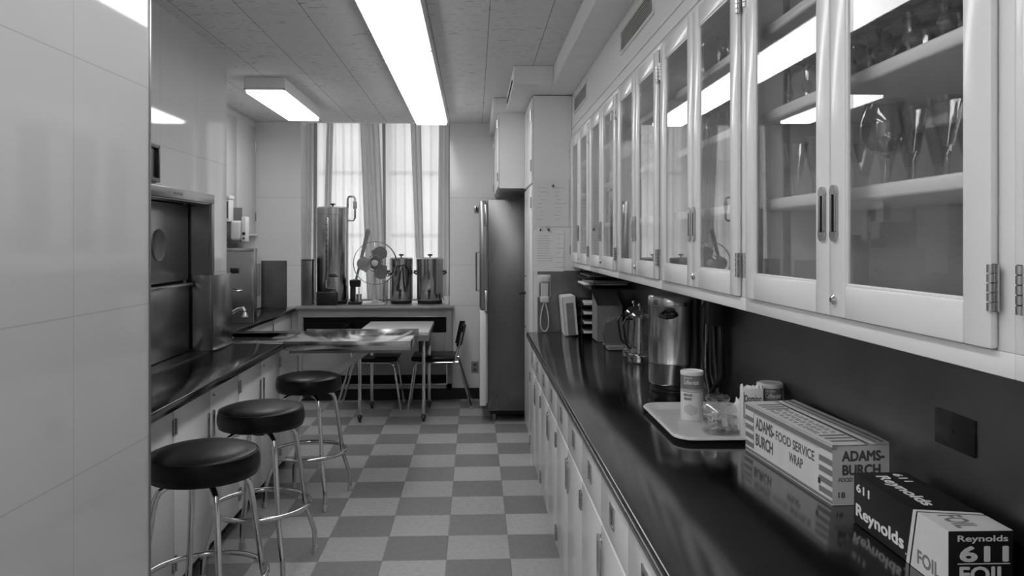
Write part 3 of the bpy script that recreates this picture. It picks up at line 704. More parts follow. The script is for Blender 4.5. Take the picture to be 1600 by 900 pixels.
# ================================================================== LEFT RECESS
o = (-2.1, 6.5, 0)
t = thing('base_cabinet', 'cream base cabinet in the far left corner under the rear counter', 'cabinet', o)
MB(o).box(XL2+.002, -1.75, 5.48, 7.49, .10, .853).box(XL2+.002, -1.82, 5.48, 7.49, 0, .10).build('body', 'paint', t, smooth=False)
for a, b in ((5.50, 6.16), (6.16, 6.82), (6.82, 7.48)):
    do = MB(o).box(-1.75, -1.738, a+.004, b-.004, .112, .845, .004).build('door', 'paint', t)
    flush_pull(b-.05, .74, -1.738, o, do, d=1); slot(b-.05, .74, -1.738, o, do, d=1)
o = (-2.1, 6.5, HC)
t = thing('counter', 'short stainless steel counter in the far left corner carrying the steel machine', 'countertop', o)
MB(o).box(XL2+.001, -1.69, 5.472, 7.498, .856, HC, .004).build('worktop', 'counter', t)
MB(o).box(-2.30, -1.79, 7.492, 7.498, HC+.001, 1.33).box(-2.30, -1.79, 7.486, 7.498, 1.325, 1.335).build('backsplash', 'steel_d', t, smooth=False)
# steel machine
o = (-1.95, 6.2, HC)
t = thing('steel_dispenser', 'tall stainless steel dispenser cabinet on the far left counter with a dark handle plate', 'dispenser', o)
MB(o).box(-2.25, -1.688, 6.02, 6.11, HC+.001, 1.465, .004).build('body', 'steel', t)
MB(o).box(-2.25, -1.686, 6.012, 6.019, 1.445, 1.468, .001).box(-1.71, -1.686, 6.012, 6.019, .90, 1.445, .001).build('front_trim', 'chrome_d', t)
MB(o).box(-1.865, -1.80, 6.008, 6.019, 1.275, 1.315, .002).build('badge_plate', 'black', t)
MB(o).tube([(-1.865, 6.018, 1.145), (-1.85, 5.985, 1.15), (-1.80, 5.985, 1.14), (-1.775, 6.018, 1.145)], .007, 8).build('handle', 'chrome', t)
t = thing('white_appliance', 'white boxy appliance behind the steel dispenser in the far left corner', 'appliance', (-2.15, 6.98, HC))
MB().box(-.2, .135, -.40, .46, .001, .49, .012).build('body', 'white', t)
MB().box(.136, .150, -.38, .22, .03, .46, .004).build('door', 'white', t)
MB().box(.136, .142, .29, .40, .12, .42, .001).build('control_strip', 'outlet', t)
# wall items above machine (facing the camera)
o = (-2.0, 6.5, 1.47)
t = thing('splash_plate', 'flat grey steel plate standing on the steel dispenser', 'plate', o)
MB(o).box(-2.20, -1.80, 6.095, 6.105, 1.467, 1.78, .001).build('plate', 'steel_d', t)
t = thing('towel_box', 'white box with a dark label mounted above the steel dispenser', 'dispenser', (-1.955, 6.04, 1.67))
MB().box(-.14, .092, -.06, .05, 0, .17, .006).build('box', 'white', t)
MB().box(-.145, .097, -.065, .055, .172, .20, .004).build('lid', 'white', t)
MB().box(.033, .085, -.0625, -.0605, .025, .155).build('label_patch', 'inkdark', t, smooth=False)
text_into(MB(), 'TOWELS', (.016, -.0626, .09), (1, 0, 0), (0, 0, 1), .043, .014).build('lettering', 'paper', t, smooth=False) if False else None
t = thing('soap_dispenser', 'white rounded soap dispenser with a black button under the labelled box', 'dispenser', (-1.798, 6.04, 1.468))
MB().box(-.06, .02, -.05, .05, .06, .21, .02, 3).box(.022, .055, -.045, .05, .05, .24, .006).build('body', 'white', t)
MB().box(-.01, .01, -.02, .05, 0.001, .06).build('bracket', 'steel_d', t)
MB().lathe([(0, -.012), (.011, -.010), (.013, 0)], (.040, -.045, .11), 14, 'Y').lathe([(0, -.008), (.007, -.006), (.008, 0)], (.040, -.045, .075), 12, 'Y').build('button', 'black', t)
t = thing('tap_valve', 'small cluster of metal valve fittings on top of the steel dispenser, at its left', 'valve', (-1.93, 6.05, 1.467))
MB().tube([(0, 0, 0), (0, 0, .05), (.03, 0, .08)], .010, 10).tube([(-.02, 0, .04), (.045, 0, .04)], .007, 8).lathe([(0, 0), (.02, 0), (.02, .012), (0, .012)], (0, 0, .09), 12).build('fitting', 'chrome_d', t)
# wall cabinet in left recess
o = (-2.25, 7.0, 1.57)
t = thing('wall_cabinet', 'cream wall cabinet up to the ceiling in the far left corner', 'cabinet', o)
MB(o).box(XL2+.002, -2.09, 6.30, 7.49, 1.575, H-.002).build('body', 'paint', t, smooth=False)
for a, b in ((6.31, 6.88), (6.89, 7.47)):
    do = MB(o).box(-2.09, -2.078, a, b, 1.60, 2.60, .003).build('door', 'paint', t)
    ye = a+.01 if a < 6.5 else b-.01
    hinge(ye, 2.42, -2.078, o, do, L=.08, d=1); hinge(ye, 1.75, -2.078, o, do, L=.08, d=1)
MB(o).box(-2.085, -2.06, 7.25, 7.49, 1.572, 1.59, .002).build('rail', 'white', t)

# ================================================================== RADIATOR CABINET
RX0, RX1, RY, RT = -1.665, -.215, 7.40, .895
o = (-.95, 7.45, 0)
t = thing('radiator_cover', 'wide grey radiator cabinet with dark louvres under the curtained window', 'radiator', o)
mb = MB(o)
mb.box(RX0, RX1, RY, YB-.001, .80, .865).box(RX0, RX0+.05, RY, YB-.001, .12, .80).box(RX1-.05, RX1, RY, YB-.001, .12, .80).box(RX0, RX1, RY, YB-.001, .12, .165)
mb.build('case', 'radiator', t, smooth=False)
MB(o).box(RX0-.02, RX1+.02, RY-.03, YB+.0, .880, .905, .005).box(RX0-.01, RX1+.01, RY-.015, YB-.001, .865, .88, .003).build('ledge', 'radiator', t)
MB(o).box(RX0+.05, RX1-.05, RY+.008, RY+.014, .25, .65).build('front_panel', 'rad_panel', t, smooth=False)
for z0, z1 in ((.65, .795), (.15, .25)):
    MB(o).box(RX0+.05, RX1-.05, RY+.04, RY+.045, z0, z1).build('recess', 'dark_gap', t, smooth=False)
    mb = MB(o); n = int((z1-z0)/.012)
    for i in range(n): mb.box(RX0+.05, RX1-.05, RY+.012, RY+.030, z0+.003+i*.012, z0+.006+i*.012)
    mb.build('louvres', 'black_m', t, smooth=False)
MB(o).box(RX0+.045, RX1-.045, RY-.004, RY, .80, .808).box(RX0+.045, RX1-.045, RY-.004, RY, .158, .166).box(RX0+.042, RX0+.050, RY-.004, RY, .158, .808).box(RX1-.050, RX1-.042, RY-.004, RY, .158, .808).build('moulding', 'chrome_d', t, smooth=False)
MB(o).box(RX0, RX1, YB-.03, YB-.001, 0, .12).build('toe_kick', 'kick', t, smooth=False)

# ================================================================== CURTAINS
def curtain(name, x0t, x1t, x0b, x1b, yc, amp, folds, m, label, z0=.93, z1=2.84, ph=0, group=None):
    t = MB(((x0b+x1b)/2, yc, z0)); nx = max(40, int(folds*14)); nz = 14; g = []
    for j in range(nz+1):
        f = j/nz; z = z0+(z1-z0)*f; row = []
        for i in range(nx+1):
            s = i/nx; xa = x0b+(x0t-x0b)*f; xb = x1b+(x1t-x1b)*f
            a = 2*PI*folds*s+ph
            y = yc+amp*(math.sin(a)+.45*math.sin(2.3*a+1.1*f+ph)+.25*math.sin(.5*a+2*f))
            x = xa+(xb-xa)*s+amp*.35*math.cos(a*1.1+f)
            row.append(t.v((x, y, z)))
        g.append(row)
    for j in range(nz):
        for i in range(nx): t.bm.faces.new((g[j][i], g[j][i+1], g[j+1][i+1], g[j+1][i]))
    o = t.build(name, m, ang=80); tag(o, label, 'curtain', group); return o
def cx(px, Y): k = (px-790)/1212; return (Y*s_+k*Y*c_)/(c_-k*s_)
Yc = 7.92
curtain('sheer_curtain', cx(494, Yc), cx(596, Yc), cx(492, Yc), cx(599, Yc), 7.95, .016, 7, 'sheer', 'sheer white curtain over the left half of the window', group='sheer curtains')
curtain('sheer_curtain', cx(602, Yc), cx(700, Yc), cx(602, Yc), cx(700, Yc), 7.95, .014, 6, 'sheer', 'sheer white curtain over the right half of the window', ph=1, group='sheer curtains')
Yd = 7.88
for (a, b, c, d, f, lab) in ((562, 592, 574, 604, 3.5, 'gathered darker curtain panel left of the window centre, above the fan'),
                          (641, 658, 652, 664, 2, 'gathered curtain panel hanging between the two small urns'),
                          (686, 702, 683, 700, 2, 'gathered curtain panel at the right end of the window'),
                          (511, 521, 504, 514, 2, 'narrow gathered curtain panel behind the tall urn'),
                          (476, 491, 474, 486, 2, 'curtain panel hanging against the left side of the window niche')):
    yy = Yd if a > 500 else 7.76
    curtain('curtain_panel', cx(a, yy), cx(b, yy), cx(c, yy), cx(d, yy), yy, .011, f, 'drape', lab, ph=a, group='gathered curtain panels')

# ================================================================== ON THE SILL
ZS = .906
YO = 7.70
def urn(name, label, px, y_top, rpx, group=None, Y=YO, tall=False, cord=False):
    x = cx(px, Y); dc = x*s_+Y*c_; r = rpx*dc/1212; h = CAM_H+(377-y_top)*dc/1212-ZS
    t = thing(name, label, 'urn', (x, Y, ZS), 0, group)
    f = .03
    MB().lathe([(0, .0), (r*.9, 0), (r*.95, f), (r*.95, f)], seg=32).build('base', 'black', t)
    lid = h*(.08 if tall else .16)
    MB().lathe([(0, f), (r*.93, f), (r*.97, f+.01), (r, f+.02), (r, h-lid-.006), (r*1.02, h-lid-.004), (r*1.02, h-lid)], seg=36).build('body', 'pot', t)
    l = MB().lathe([(r*1.01, h-lid), (r*1.01, h-.015), (r*.9, h-.003), (r*.3, h), (0, h)], seg=36).build('lid', 'pot', t)
    MB().lathe([(.007, h-.001), (.007, h+.012), (.024, h+.018), (.026, h+.028), (.014, h+.033), (0, h+.033)], seg=16).build('lid_knob', 'black', l)
    return t, r, h
t, r, h = urn('coffee_urn', 'very tall steel coffee urn at the left of the window sill', 520, 323, 24.5, 'coffee urns on the window sill', tall=True)
MB().box(-.045, -.01, -r-.012, -r+.02, .17, h-.11, .004).build('gauge', 'steel', t)
mb = MB()
for i in range(10): mb.lathe([(0, -.003), (.006, -.002), (.006, 0)], (-.028, -r-.012, .36+i*.052), 10, 'Y')
mb.build('gauge_dots', 'black', t)
MB().box(-.115, .075, -r-.05, -r+.05, 0, .125, .006).build('control_box', 'black', t)
MB().box(-.12, -.116, -r-.052, -r+.05, 0, .127).box(-.12, .078, -r-.056, -r-.051, .120, .128).build('box_trim', 'chrome_d', t)
MB().tube([(-.025, -r-.01, .24), (-.025, -r-.05, .24), (-.025, -r-.055, .17)], .012, 10).build('spigot', 'chrome_d', t)
MB().box(-.01, .08, -r-.035, -r-.02, .27, .284, .003).build('spigot_lever', 'black', t)
rr = r*1.02
MB().tube([(rr-.012, 0, h-.05), (rr-.012, 0, h+.075), (rr, 0, h+.10), (rr+.045, 0, h+.10), (rr+.06, 0, h+.08), (rr+.06, 0, h-.11), (rr+.045, 0, h-.135), (rr-.02, 0, h-.135)], .011, 10).build('overflow_pipe', 'chrome_d', t)
MB().cyl((rr+.06, 0, h+.05), (rr+.06, 0, h-.02), .019, 12).build('pipe_union', 'chrome_d', t)
for px, lab, cord in ((627, 'aluminium coffee urn right of the fan with its black cord draped over it', True), (672, 'aluminium coffee urn with black side handles at the right end of the sill', False)):
    t, r, h = urn('coffee_urn', lab, px, 402, 18 if cord else 21, 'coffee urns on the window sill')
    MB().tube([(0, -r+.004, .25), (0, -r-.012, .26), (0, -r-.012, h-.13)], .006, 8).build('gauge_tube', 'steel_back', t)
    MB().tube([(0, -r+.01, .08), (0, -r-.03, .085), (0, -r-.035, .05)], .010, 8, rad=[.012, .012, .007]).lathe([(0, 0), (.014, .002), (.010, .03), (.020, .055), (0, .058)], (0, -r-.02, .085), 12).build('spigot', 'black', t)
    for sgn in ((-1,) if cord else (-1, 1)):
        MB().tube([(sgn*(r-.004), 0, h*.70), (sgn*(r+.022), 0, h*.70), (sgn*(r+.026), 0, h*.67), (sgn*(r-.004), 0, h*.63)], .010, 8).build('handle', 'black', t)
    if cord:
        pts = [(-r-.015, -.03, .27), (-r*.7, -r*.8, .31), (-r*.2, -r-.01, .37), (r*.4, -r-.01, .385), (r*.75, -r*.75, .33), (r*.7, -r*.85, .2), (r*.45, -r-.01, .12), (r*.3, -r-.01, .25), (r*.25, -r-.012, .37), (0, -r-.015, .30), (-r*.2, -r-.012, .18)]
        MB().tube(pts, .006, 8).build('cord', 'black', t)
        MB().box(-r*.32, -r*.08, -r-.026, -r-.006, .13, .19, .004).build('plug', 'black', t)
    else:
        MB().box(r*.5, r*.62, -r*.9, -r*.84, .06, .10, .001).box(r*.72, r*.82, -r*.76, -r*.68, .06, .10, .001).build('switch', 'black', t)
# fan
fx = cx(586, 7.52); fz = CAM_H+(377-411)*7.5/1212; o = (fx, 7.52, ZS)
t = thing('desk_fan', 'round electric desk fan with open wire guard on the window sill', 'fan', o)
hh = fz-ZS
MB().box(-.12, .10, -.07, .07, 0, .022, .008).box(-.03, .03, -.02, .03, .022, .05, .006).build('base', 'fan_l', t)
MB().tube([(-.01, .03, .04), (-.01, .05, hh*.6), (-.005, .06, hh)], .014, 10).build('stand', 'fan_l', t)
MB().lathe([(0, .10), (.05, .09), (.062, .05), (.062, .0), (0, -.0)], (0, 0, hh), 24, 'Y').build('motor', 'fan', t)
bl = MB()
for k in range(3):
    a0 = 2*PI*k/3+.5; ring1 = []; ring2 = []
    for j in range(9):
        f = j/8; a = a0+f*1.35; rad_o = .175*(.72+.28*math.sin(PI*min(1, f*1.15)))
        ring1.append((math.cos(a)*.045, -.012-.02*(f-.5), hh+math.sin(a)*.045)); ring2.append((math.cos(a)*rad_o, -.012-.05*(f-.5), hh+math.sin(a)*rad_o))
    for j in range(8):
        for off in (0, .003):
            q = [ring1[j], ring1[j+1], ring2[j+1], ring2[j]]; bl.bm.faces.new([bl.v((p[0], p[1]+off, p[2])) for p in q])
bl.build('blades', 'fan', t)
MB().lathe([(0, -.035), (.02, -.034), (.032, -.028), (.034, -.01), (0, -.008)], (0, 0, hh), 24, 'Y').build('hub', 'fan_l', t)
mb = MB()
for rad_, yy in ((.205, -.02), (.208, .02), (.075, -.045), (.205, .0)):
    mb.tube([(math.cos(2*PI*k/40)*rad_, yy, hh+math.sin(2*PI*k/40)*rad_) for k in range(40)], .003 if rad_ > .1 else .004, 6, closed=True)
for k in range(28):
    a = 2*PI*k/28; ca, sa2 = math.cos(a), math.sin(a)
    mb.tube([(ca*.075, -.045, hh+sa2*.075), (ca*.15, -.042, hh+sa2*.15), (ca*.205, -.02, hh+sa2*.205), (ca*.207, .02, hh+sa2*.207)], .0009, 4)
mb.build('guard', 'chrome', t)
# paddle leaning
t = thing('wooden_paddle', 'long flat stirring paddle leaning behind the fan against the tall urn', 'paddle', (cx(549, 7.66), 7.72, ZS))
p0 = Vector((-.02, 0, .0)); p1 = Vector((cx(574, 7.7)-cx(549, 7.66), .06, CAM_H+(377-357)*7.7/1212-ZS))
d = (p1-p0); MB().tube([p0, p0+d*.55], .012, 8).build('handle', 'card_t', t)
n = Vector((.03, 0, -.012)); MB().prism([p0+d*.5-n*.4, p0+d*.5+n*.4, p0+d*.97+n*.7, p1, p0+d*.97-n*.7], (0, .012, 0)).build('blade', 'card_t', t, smooth=False)
# steel bin left, small machine, jug
o = (cx(483, 7.66), 7.66, ZS)
t = tag(MB(o).box(o[0]-.060, o[0]+.056, 7.53, 7.69, ZS, 1.345, .006).box(o[0]-.063, o[0]+.059, 7.527, 7.693, 1.33, 1.348, .003).build('steel_bin', 'steel_d'), 'tall dark steel bin at the far left of the window sill', 'bin')
t = thing('coffee_grinder', 'small black and chrome appliance between the tall urn and the fan', 'appliance', (cx(556, 7.6), 7.62, ZS))
MB().box(-.075, .055, -.05, .06, 0, .03, .006).box(-.06, -.01, 0, .06, .03, .17, .01).build('body', 'black', t)
MB().lathe([(0, .17), (.05, .17), (.055, .20), (.055, .235), (.02, .245), (0, .245)], (-.01, .01, 0), 18).build('head', 'black', t)
MB().lathe([(0, .03), (.024, .03), (.028, .10), (.026, .10), (0, .04)], (.03, -.02, 0), 16).tube([(.03, -.02, .10), (.03, -.02, .165)], .006, 8).build('cup', 'chrome', t)
t = thing('glass_tumbler', 'clear glass vessel standing between the fan and the corded urn', 'glass', (cx(602, 7.74), 7.74, ZS))
MB().lathe([(0, 0), (.03, 0), (.034, .12), (.037, .23), (.034, .23), (.03, .015), (0, .012)], seg=20).build('body', 'glass_t', t)
t = thing('white_jug', 'small white crumpled cup at the right end of the window sill', 'cup', (cx(698, 7.6), 7.60, ZS))
MB().lathe([(0, 0), (.022, 0), (.026, .03), (.032, .075), (.029, .075), (.02, .01), (0, .008)], seg=14).build('body', 'white', t)
MB().tube([(-.026, 0, .06), (-.045, 0, .055), (-.042, 0, .03), (-.024, 0, .02)], .004, 6).build('handle', 'white', t)

# ================================================================== ROLLING TABLE
o = (-.66, 6.78, 0); TX0, TX1, TY0, TY1, TZ = -.955, -.372, 6.36, 7.20, .78
t = thing('rolling_table', 'grey-topped table on caster legs in front of the radiator', 'table', o)
MB(o).box(TX0, TX1, TY0, TY1, TZ-.03, TZ, .004).build('tabletop', 'laminate', t)
MB(o).box(TX0-.0, TX1, TY0+.001, TY0+.01, TZ-.075, TZ-.031).box(TX0+.005, TX1-.005, TY1-.02, TY1-.01, TZ-.075, TZ-.031).box(TX0+.002, TX0+.012, TY0+.01, TY1-.02, TZ-.075, TZ-.031).box(TX1-.012, TX1-.002, TY0+.01, TY1-.02, TZ-.075, TZ-.031).build('apron', 'steel', t, smooth=False)
MB(o).box(TX1-.10, TX1-.02, 6.6, 7.0, TZ-.20, TZ-.08, .01).build('drawer_box', 'black', t)
for x, y in ((-1.00+.04, 6.56), (-.425, 6.56), (-.93, 7.10), (-.41, 7.10)):
    front = y < 6.9
    l = MB(o).box(x-.014, x+.014, y-.014, y+.014, .075, TZ-.031, .004).build('leg', 'chrome', t)
    MB(o).lathe([(0, -.012), (.022, -.012), (.030, -.006), (.030, .006), (.022, .012), (0, .012)], (x, y, .031), 18, 'X').build('caster', 'black', l)
    MB(o).tube([(x-.018, y, .03), (x-.017, y, .06), (x, y, .078), (x+.017, y, .06), (x+.018, y, .03)], .005, 8).build('caster_fork', 'chrome_d', l)
# ================================================================== CHAIRS
def chair(loc, rz, label):
    t = thing('dining_chair', label, 'chair', loc, rz, 'chrome-legged dining chairs')
    MB().box(-.165, .235, -.19, .19, .435, .48, .02, 3).build('seat', 'vinyl', t)
    b = MB(); n = 8
    pts = []
    for k in range(n+1):
        yy = -.18+.36*k/n; bow = .03*(1-(yy/.18)**2)
        pts.append((yy, bow))
    for k in range(n):
        (a, ba), (c, bc) = pts[k], pts[k+1]
        q = []
        for (yy, bo) in ((a, ba), (c, bc)):
            for (xx, z) in ((-.165, .565), (-.205, .755), (-.235, .755), (-.195, .565)): q.append(b.v((xx-bo, yy, z)))
        for i in range(4):
            j = (i+1) % 4; b.bm.faces.new((q[i], q[j], q[4+j], q[4+i]))
        if k == 0: b.bm.faces.new(q[:4])
        if k == n-1: b.bm.faces.new(q[4:])
    bmesh.ops.remove_doubles(b.bm, verts=b.bm.verts, dist=.0005)
    bmesh.ops.bevel(b.bm, geom=[e for e in b.bm.edges if e.is_manifold and e.calc_face_angle(0) > .8], offset=.010, segments=2, affect='EDGES')
    b.build('backrest', 'vinyl', t)
    for s in (-1, 1):
        MB().tube([(-.15, s*.17, .43), (-.17, s*.175, .47), (-.19, s*.175, .56), (-.225, s*.17, .70)], .010, 8).build('back_post', 'chrome', t)
        MB().tube([(-.19, s*.16, .428), (0, s*.16, .424), (.17, s*.16, .424)], .010, 8).build('side_rail', 'chrome', t)
        l = MB().tube([(.16, s*.155, .425), (.185, s*.158, .415), (.205, s*.16, .38), (.26, s*.17, .02)], .0105, 8).build('leg', 'chrome', t)
        MB().cyl((.257, s*.1695, .03), (.263, s*.1705, 0), .013, 10).build('leg_tip', 'rubber', l)
        l = MB().tube([(-.17, s*.155, .425), (-.195, s*.158, .40), (-.215, s*.162, .33), (-.31, s*.172, .02)], .0105, 8).build('leg', 'chrome', t)
        MB().cyl((-.307, s*.172, .03), (-.314, s*.1725, 0), .013, 10).build('leg_tip', 'rubber', l)
    return t
chair((-.335, 7.19, 0), PI, 'black vinyl chair on the refrigerator side of the rolling table')
c1 = dup(bpy.data.objects['dining_chair'], (-.925, 7.19, 0), 0, 'black vinyl chair tucked in behind the steel counter leaf')

# ================================================================== STOOLS
def stool():
    t = thing('bar_stool', 'black round bar stool farthest from the camera, beside the steel leaf', 'stool', (0, 0, 0), 0, 'backless bar stools along the left counter')
    r = .187
    MB().lathe([(0, .742), (r*.4, .741), (r*.75, .735), (r*.93, .725), (r*.985, .718), (r*.99, .714), (r, .708), (r*1.02, .690), (r*1.02, .668), (r*.99, .650), (r*.93, .643), (r*.5, .641), (0, .641)], seg=56).build('seat', 'vinyl', t, ang=60)
    MB().tube([(r*.982*math.cos(2*PI*k/56), r*.982*math.sin(2*PI*k/56), .7185) for k in range(56)], .0022, 6, closed=True).tube([(r*.975*math.cos(2*PI*k/56), r*.975*math.sin(2*PI*k/56), .647) for k in range(56)], .0022, 6, closed=True).build('piping', 'vinyl', t)
    MB().lathe([(0, .640), (.085, .640), (.085, .628), (.04, .622), (.04, .605), (0, .605)], seg=24).build('swivel_plate', 'black', t)
    for k in range(4):
        a = PI/2*k; ca, sa2 = math.cos(a), math.sin(a); P = lambda q, z: (q*ca, q*sa2, z)
        prof = [(.03, .618), (.09, .622), (.125, .618), (.148, .604), (.160, .580), (.168, .54), (.204, .30), (.208, .262), (.214, .235), (.250, .125), (.255, .105), (.258, .02)]
        l = MB().tube([P(*q) for q in prof], .0115, 12).build('leg', 'chrome', t)
        MB().lathe([(0, 0), (.014, 0), (.0145, .030), (.0125, .034), (0, .034)], (.258*ca, .258*sa2, 0), 14).build('foot_tip', 'rubber', l)
    MB().tube([(.213*math.cos(2*PI*k/56), .213*math.sin(2*PI*k/56), .285) for k in range(56)], .0105, 12, closed=True).build('foot_ring', 'chrome', t)
    return t
s3 = stool(); s3.location = (-.975, 4.62, 0); s3.rotation_euler = (0, 0, R(32))
dup(s3, (-.992, 3.66, 0), R(35), 'black round bar stool in the middle of the three', (1.03, 1.03, 1.03))
dup(s3, (-.985, 2.87, 0), R(33), 'black round bar stool nearest the camera, beside the glazed partition', (1.035, 1.035, 1.045))

# ================================================================== ON THE RIGHT COUNTER
def tri(px, y, z=HC):
    dc = (CAM_H-z)*1212/(y-377); xc = (px-790)/1212*dc; return xc*c_+dc*s_, dc*c_-xc*s_
# big chrome urn
x, y = .852, 3.27; r = .110; o = (x, y, HC+.001)
t = thing('coffee_urn', 'large polished chrome coffee urn on the right counter under the cabinets', 'urn', o)
MB().lathe([(0, 0), (r*.95, 0), (r*.95, .008), (r*.82, .012), (r*.80, .030), (0, .030)], seg=36).build('base', 'black', t)
MB().lathe([(0, .030), (r*.97, .030), (r, .037), (r, .115), (r*1.012, .118), (r*1.012, .122), (r, .125), (r, .355), (r*1.02, .358), (r*1.02, .366), (0, .366)], seg=48).build('body', 'pot', t)
MB().lathe([(r*1.01, .366), (r*1.01, .392), (r*.95, .402), (r*.4, .410), (0, .410)], seg=48).build('lid', 'pot', t)
a = R(-125)
for aa in (R(-118), R(62)):
    ca, sa2 = math.cos(aa), math.sin(aa); P = lambda q, tt, z: (q*ca-tt*sa2, q*sa2+tt*ca, z)
    MB().tube([P(r-.003, -.038, .325), P(r+.022, -.028, .322), P(r+.03, 0, .318), P(r+.022, .028, .322), P(r-.003, .038, .325)], .008, 8, rad=[.005, .009, .011, .009, .005]).build('handle', 'black', t)
# cords and pipe hanging right of the urn
t = thing('hanging_cord', 'thick black appliance cord hanging against the backsplash beside the urn', 'cord', (.97, 3.05, HC))
pts = [(-.005, .08, .40), (-.03, .085, .36), (-.035, .09, .25), (-.03, .06, .08), (-.02, .02, .02), (0, -.04, .10), (.0, -.03, .28), (-.005, .0, .38)]
MB().tube(pts, .014, 10).tube([(-.004, .05, .40), (-.006, .03, .2), (-.004, -.01, .03), (0, .03, .015), (-.01, .07, .1), (-.01, .06, .38)], .012, 10).build('loop', 'black', t)
MB().tube([(-.04, .03, .38), (-.042, .03, .12)], .003, 6).build('grey_wire', 'chrome_d', t)
MB().box(-.055, .0, -.06, .01, .30, .40, .006).build('plug', 'black', t)
# glass percolators
def carafe(x, y, label, s=1):
    t = thing('glass_percolator', label, 'coffee pot', (x, y, HC+.001), 0, 'glass coffee pots beside the chrome urn')
    MB().lathe([(0, 0), (.062*s, 0), (.066*s, .012), (.066*s, .035), (.058*s, .045), (.062*s, .05), (.060*s, .12), (.048*s, .20), (.05*s, .235), (.047*s, .235), (.044*s, .20), (.056*s, .12), (.058*s, .05), (.05*s, .03), (0, .02)], seg=28).build('body', 'glass_t', t)
    l = MB().lathe([(.05*s, .236), (.052*s, .242), (.035*s, .265), (.012*s, .272), (0, .272)], seg=24).build('lid', 'glass_t', t)
    MB().lathe([(0, .272), (.006, .272), (.006, .285), (.012, .292), (.009, .303), (0, .305)], seg=12).build('lid_knob', 'chrome', l)
    MB().lathe([(.0, .03), (.006, .03), (.006, .18), (.025, .185), (.025, .225), (0, .225)], seg=14).build('percolator_stem', 'chrome', t)
    MB().tube([(-.045*s, -.02, .225), (-.085*s, -.03, .225), (-.10*s, -.035, .20), (-.085*s, -.03, .10), (-.06*s, -.02, .07)], .006, 8).build('handle', 'black', t)
    MB().lathe([(.067*s, .004), (.068*s, .02), (.067*s, .034)], seg=28).build('base_band', 'chrome', t)
carafe(.865, 4.02, 'clear glass percolator directly left of the chrome urn', .95)
carafe(.875, 4.22, 'clear glass percolator behind the first one, by the dark mitt', .95)
# cardboard bin, mitt, pad
a = tri(927, 534); b = tri(967, 538)
o = (a[0]+.022, a[1]-.01, HC+.001)
t = thing('magazine_file', 'brown cardboard file bin with open top on the far right counter', 'box', o)
mb = MB()
W_, D_, Hh = .16, .20, .225
mb.box(0, W_, 0, .004, 0, Hh).box(0, W_, D_-.004, D_, 0, Hh+.07).box(0, W_, .004, D_-.004, 0, .004)
for xx in (0, W_-.004): mb.prism([(xx, .004, 0), (xx, D_-.004, 0), (xx, D_-.004, Hh+.07), (xx, .004, Hh)], (.004, 0, 0))
mb.build('bin', 'card_t', t, smooth=False)
MB().box(.012, W_-.012, .03, D_-.02, .005, Hh-.03).build('papers', 'paper2', t, smooth=False)
t = thing('oven_mitt', 'dark quilted oven mitt leaning against the cardboard bin', 'mitt', (.845, 4.66, HC+.001))
mb = MB(); pr = [(-.06, 0), (-.062, .08), (-.075, .11), (-.07, .135), (-.05, .13), (-.045, .15), (-.01, .172), (.04, .165), (.065, .12), (.07, .06), (.065, 0)]
mb.prism([(p[0], .0-.02, p[1]) for p in pr], (0, .045, 0)); bmesh.ops.bevel(mb.bm, geom=mb.bm.edges[:], offset=.012, segments=3, affect='EDGES')
mb.build('mitt', 'felt', t, ang=60)
MB().box(-.066, .069, -.024, .029, 0, .014, .004).build('cuff', 'felt', t)
a = tri(985, 541)
t = thing('note_pad', 'small flat pad lying on the counter in front of the dark mitt', 'pad', (.825, 4.50, HC+.001))
MB().box(-.05, .07, -.05, .05, 0, .014, .002).build('pages', 'card_t', t); MB().box(-.05, .07, -.05, .05, .0145, .017).build('cover', 'card_g', t, smooth=False)
# letter tray stack
o = (.805, 5.20, HC+.001)
t = thing('letter_tray', 'black stacked letter tray filled with papers, between the bin and the binders', 'tray', o)
for i in range(4):
    z = .02+i*.062
    MB().box(-.10, .10, -.12, .14, z, z+.004).box(-.10, -.096, -.12, .14, z+.004, z+.03).box(.096, .10, -.12, .14, z+.004, z+.03).box(-.10, .10, .136, .14, z+.004, z+.03).build('tray_level', 'black', t, smooth=False)
    MB().box(-.085, -.02+random.uniform(0, .06), -.135, .12, z+.005, z+.012+random.uniform(0, .012)).build('paper_stack', 'paper2', t, smooth=False)
for x_ in (-.097, .097):
    for y_ in (-.115, .135): MB().cyl((x_, y_, 0), (x_, y_, .245), .004, 8).build('post', 'black', t)
# binders
def binder(x, y, rz, w, h, label, m):
    t = thing('file_folder', label, 'folder', (x, y, HC+.001), rz)
    MB().box(0, w, 0, .22, 0, .003).box(0, .003, 0, .22, .003, h).box(w-.003, w, 0, .22, .003, h).box(0, w, 0, .003, .003, h, 0).build('cover', m, t, smooth=False)
    MB().box(.006, w-.006, .005, .215, .004, h+.006).build('pages', 'paper', t, smooth=False)
    return t
b1 = binder(.605, 5.14, 0, .09, .255, 'pale tall folder standing nearest the wall phone', 'paper2'); b1.rotation_euler = (0, R(-5), 0)
MB().box(.022, .072, -.002, 0, .002, .215).build('front_card', 'card_t', b1, smooth=False)
t = thing('paper_shelf', 'dark shelf of stacked papers hanging under the farthest wall cabinets', 'shelf', (.86, 5.05, 1.22))
MB().box(-.14, .13, -.30, .30, .0, .006).box(-.14, -.134, -.30, .30, .006, .022).build('shelf_board', 'black', t, smooth=False)
for i, (a, b, c, d) in enumerate(((-.17, .1, -.22, .1), (-.15, .12, -.28, .05), (-.16, .09, -.12, .2), (-.14, .1, -.2, .22))):
    MB().box(a, b, c, d, .024+i*.017, .036+i*.017, .002).build('paper_stack', ('paper2', 'card_g', 'black', 'card_g')[i], t)
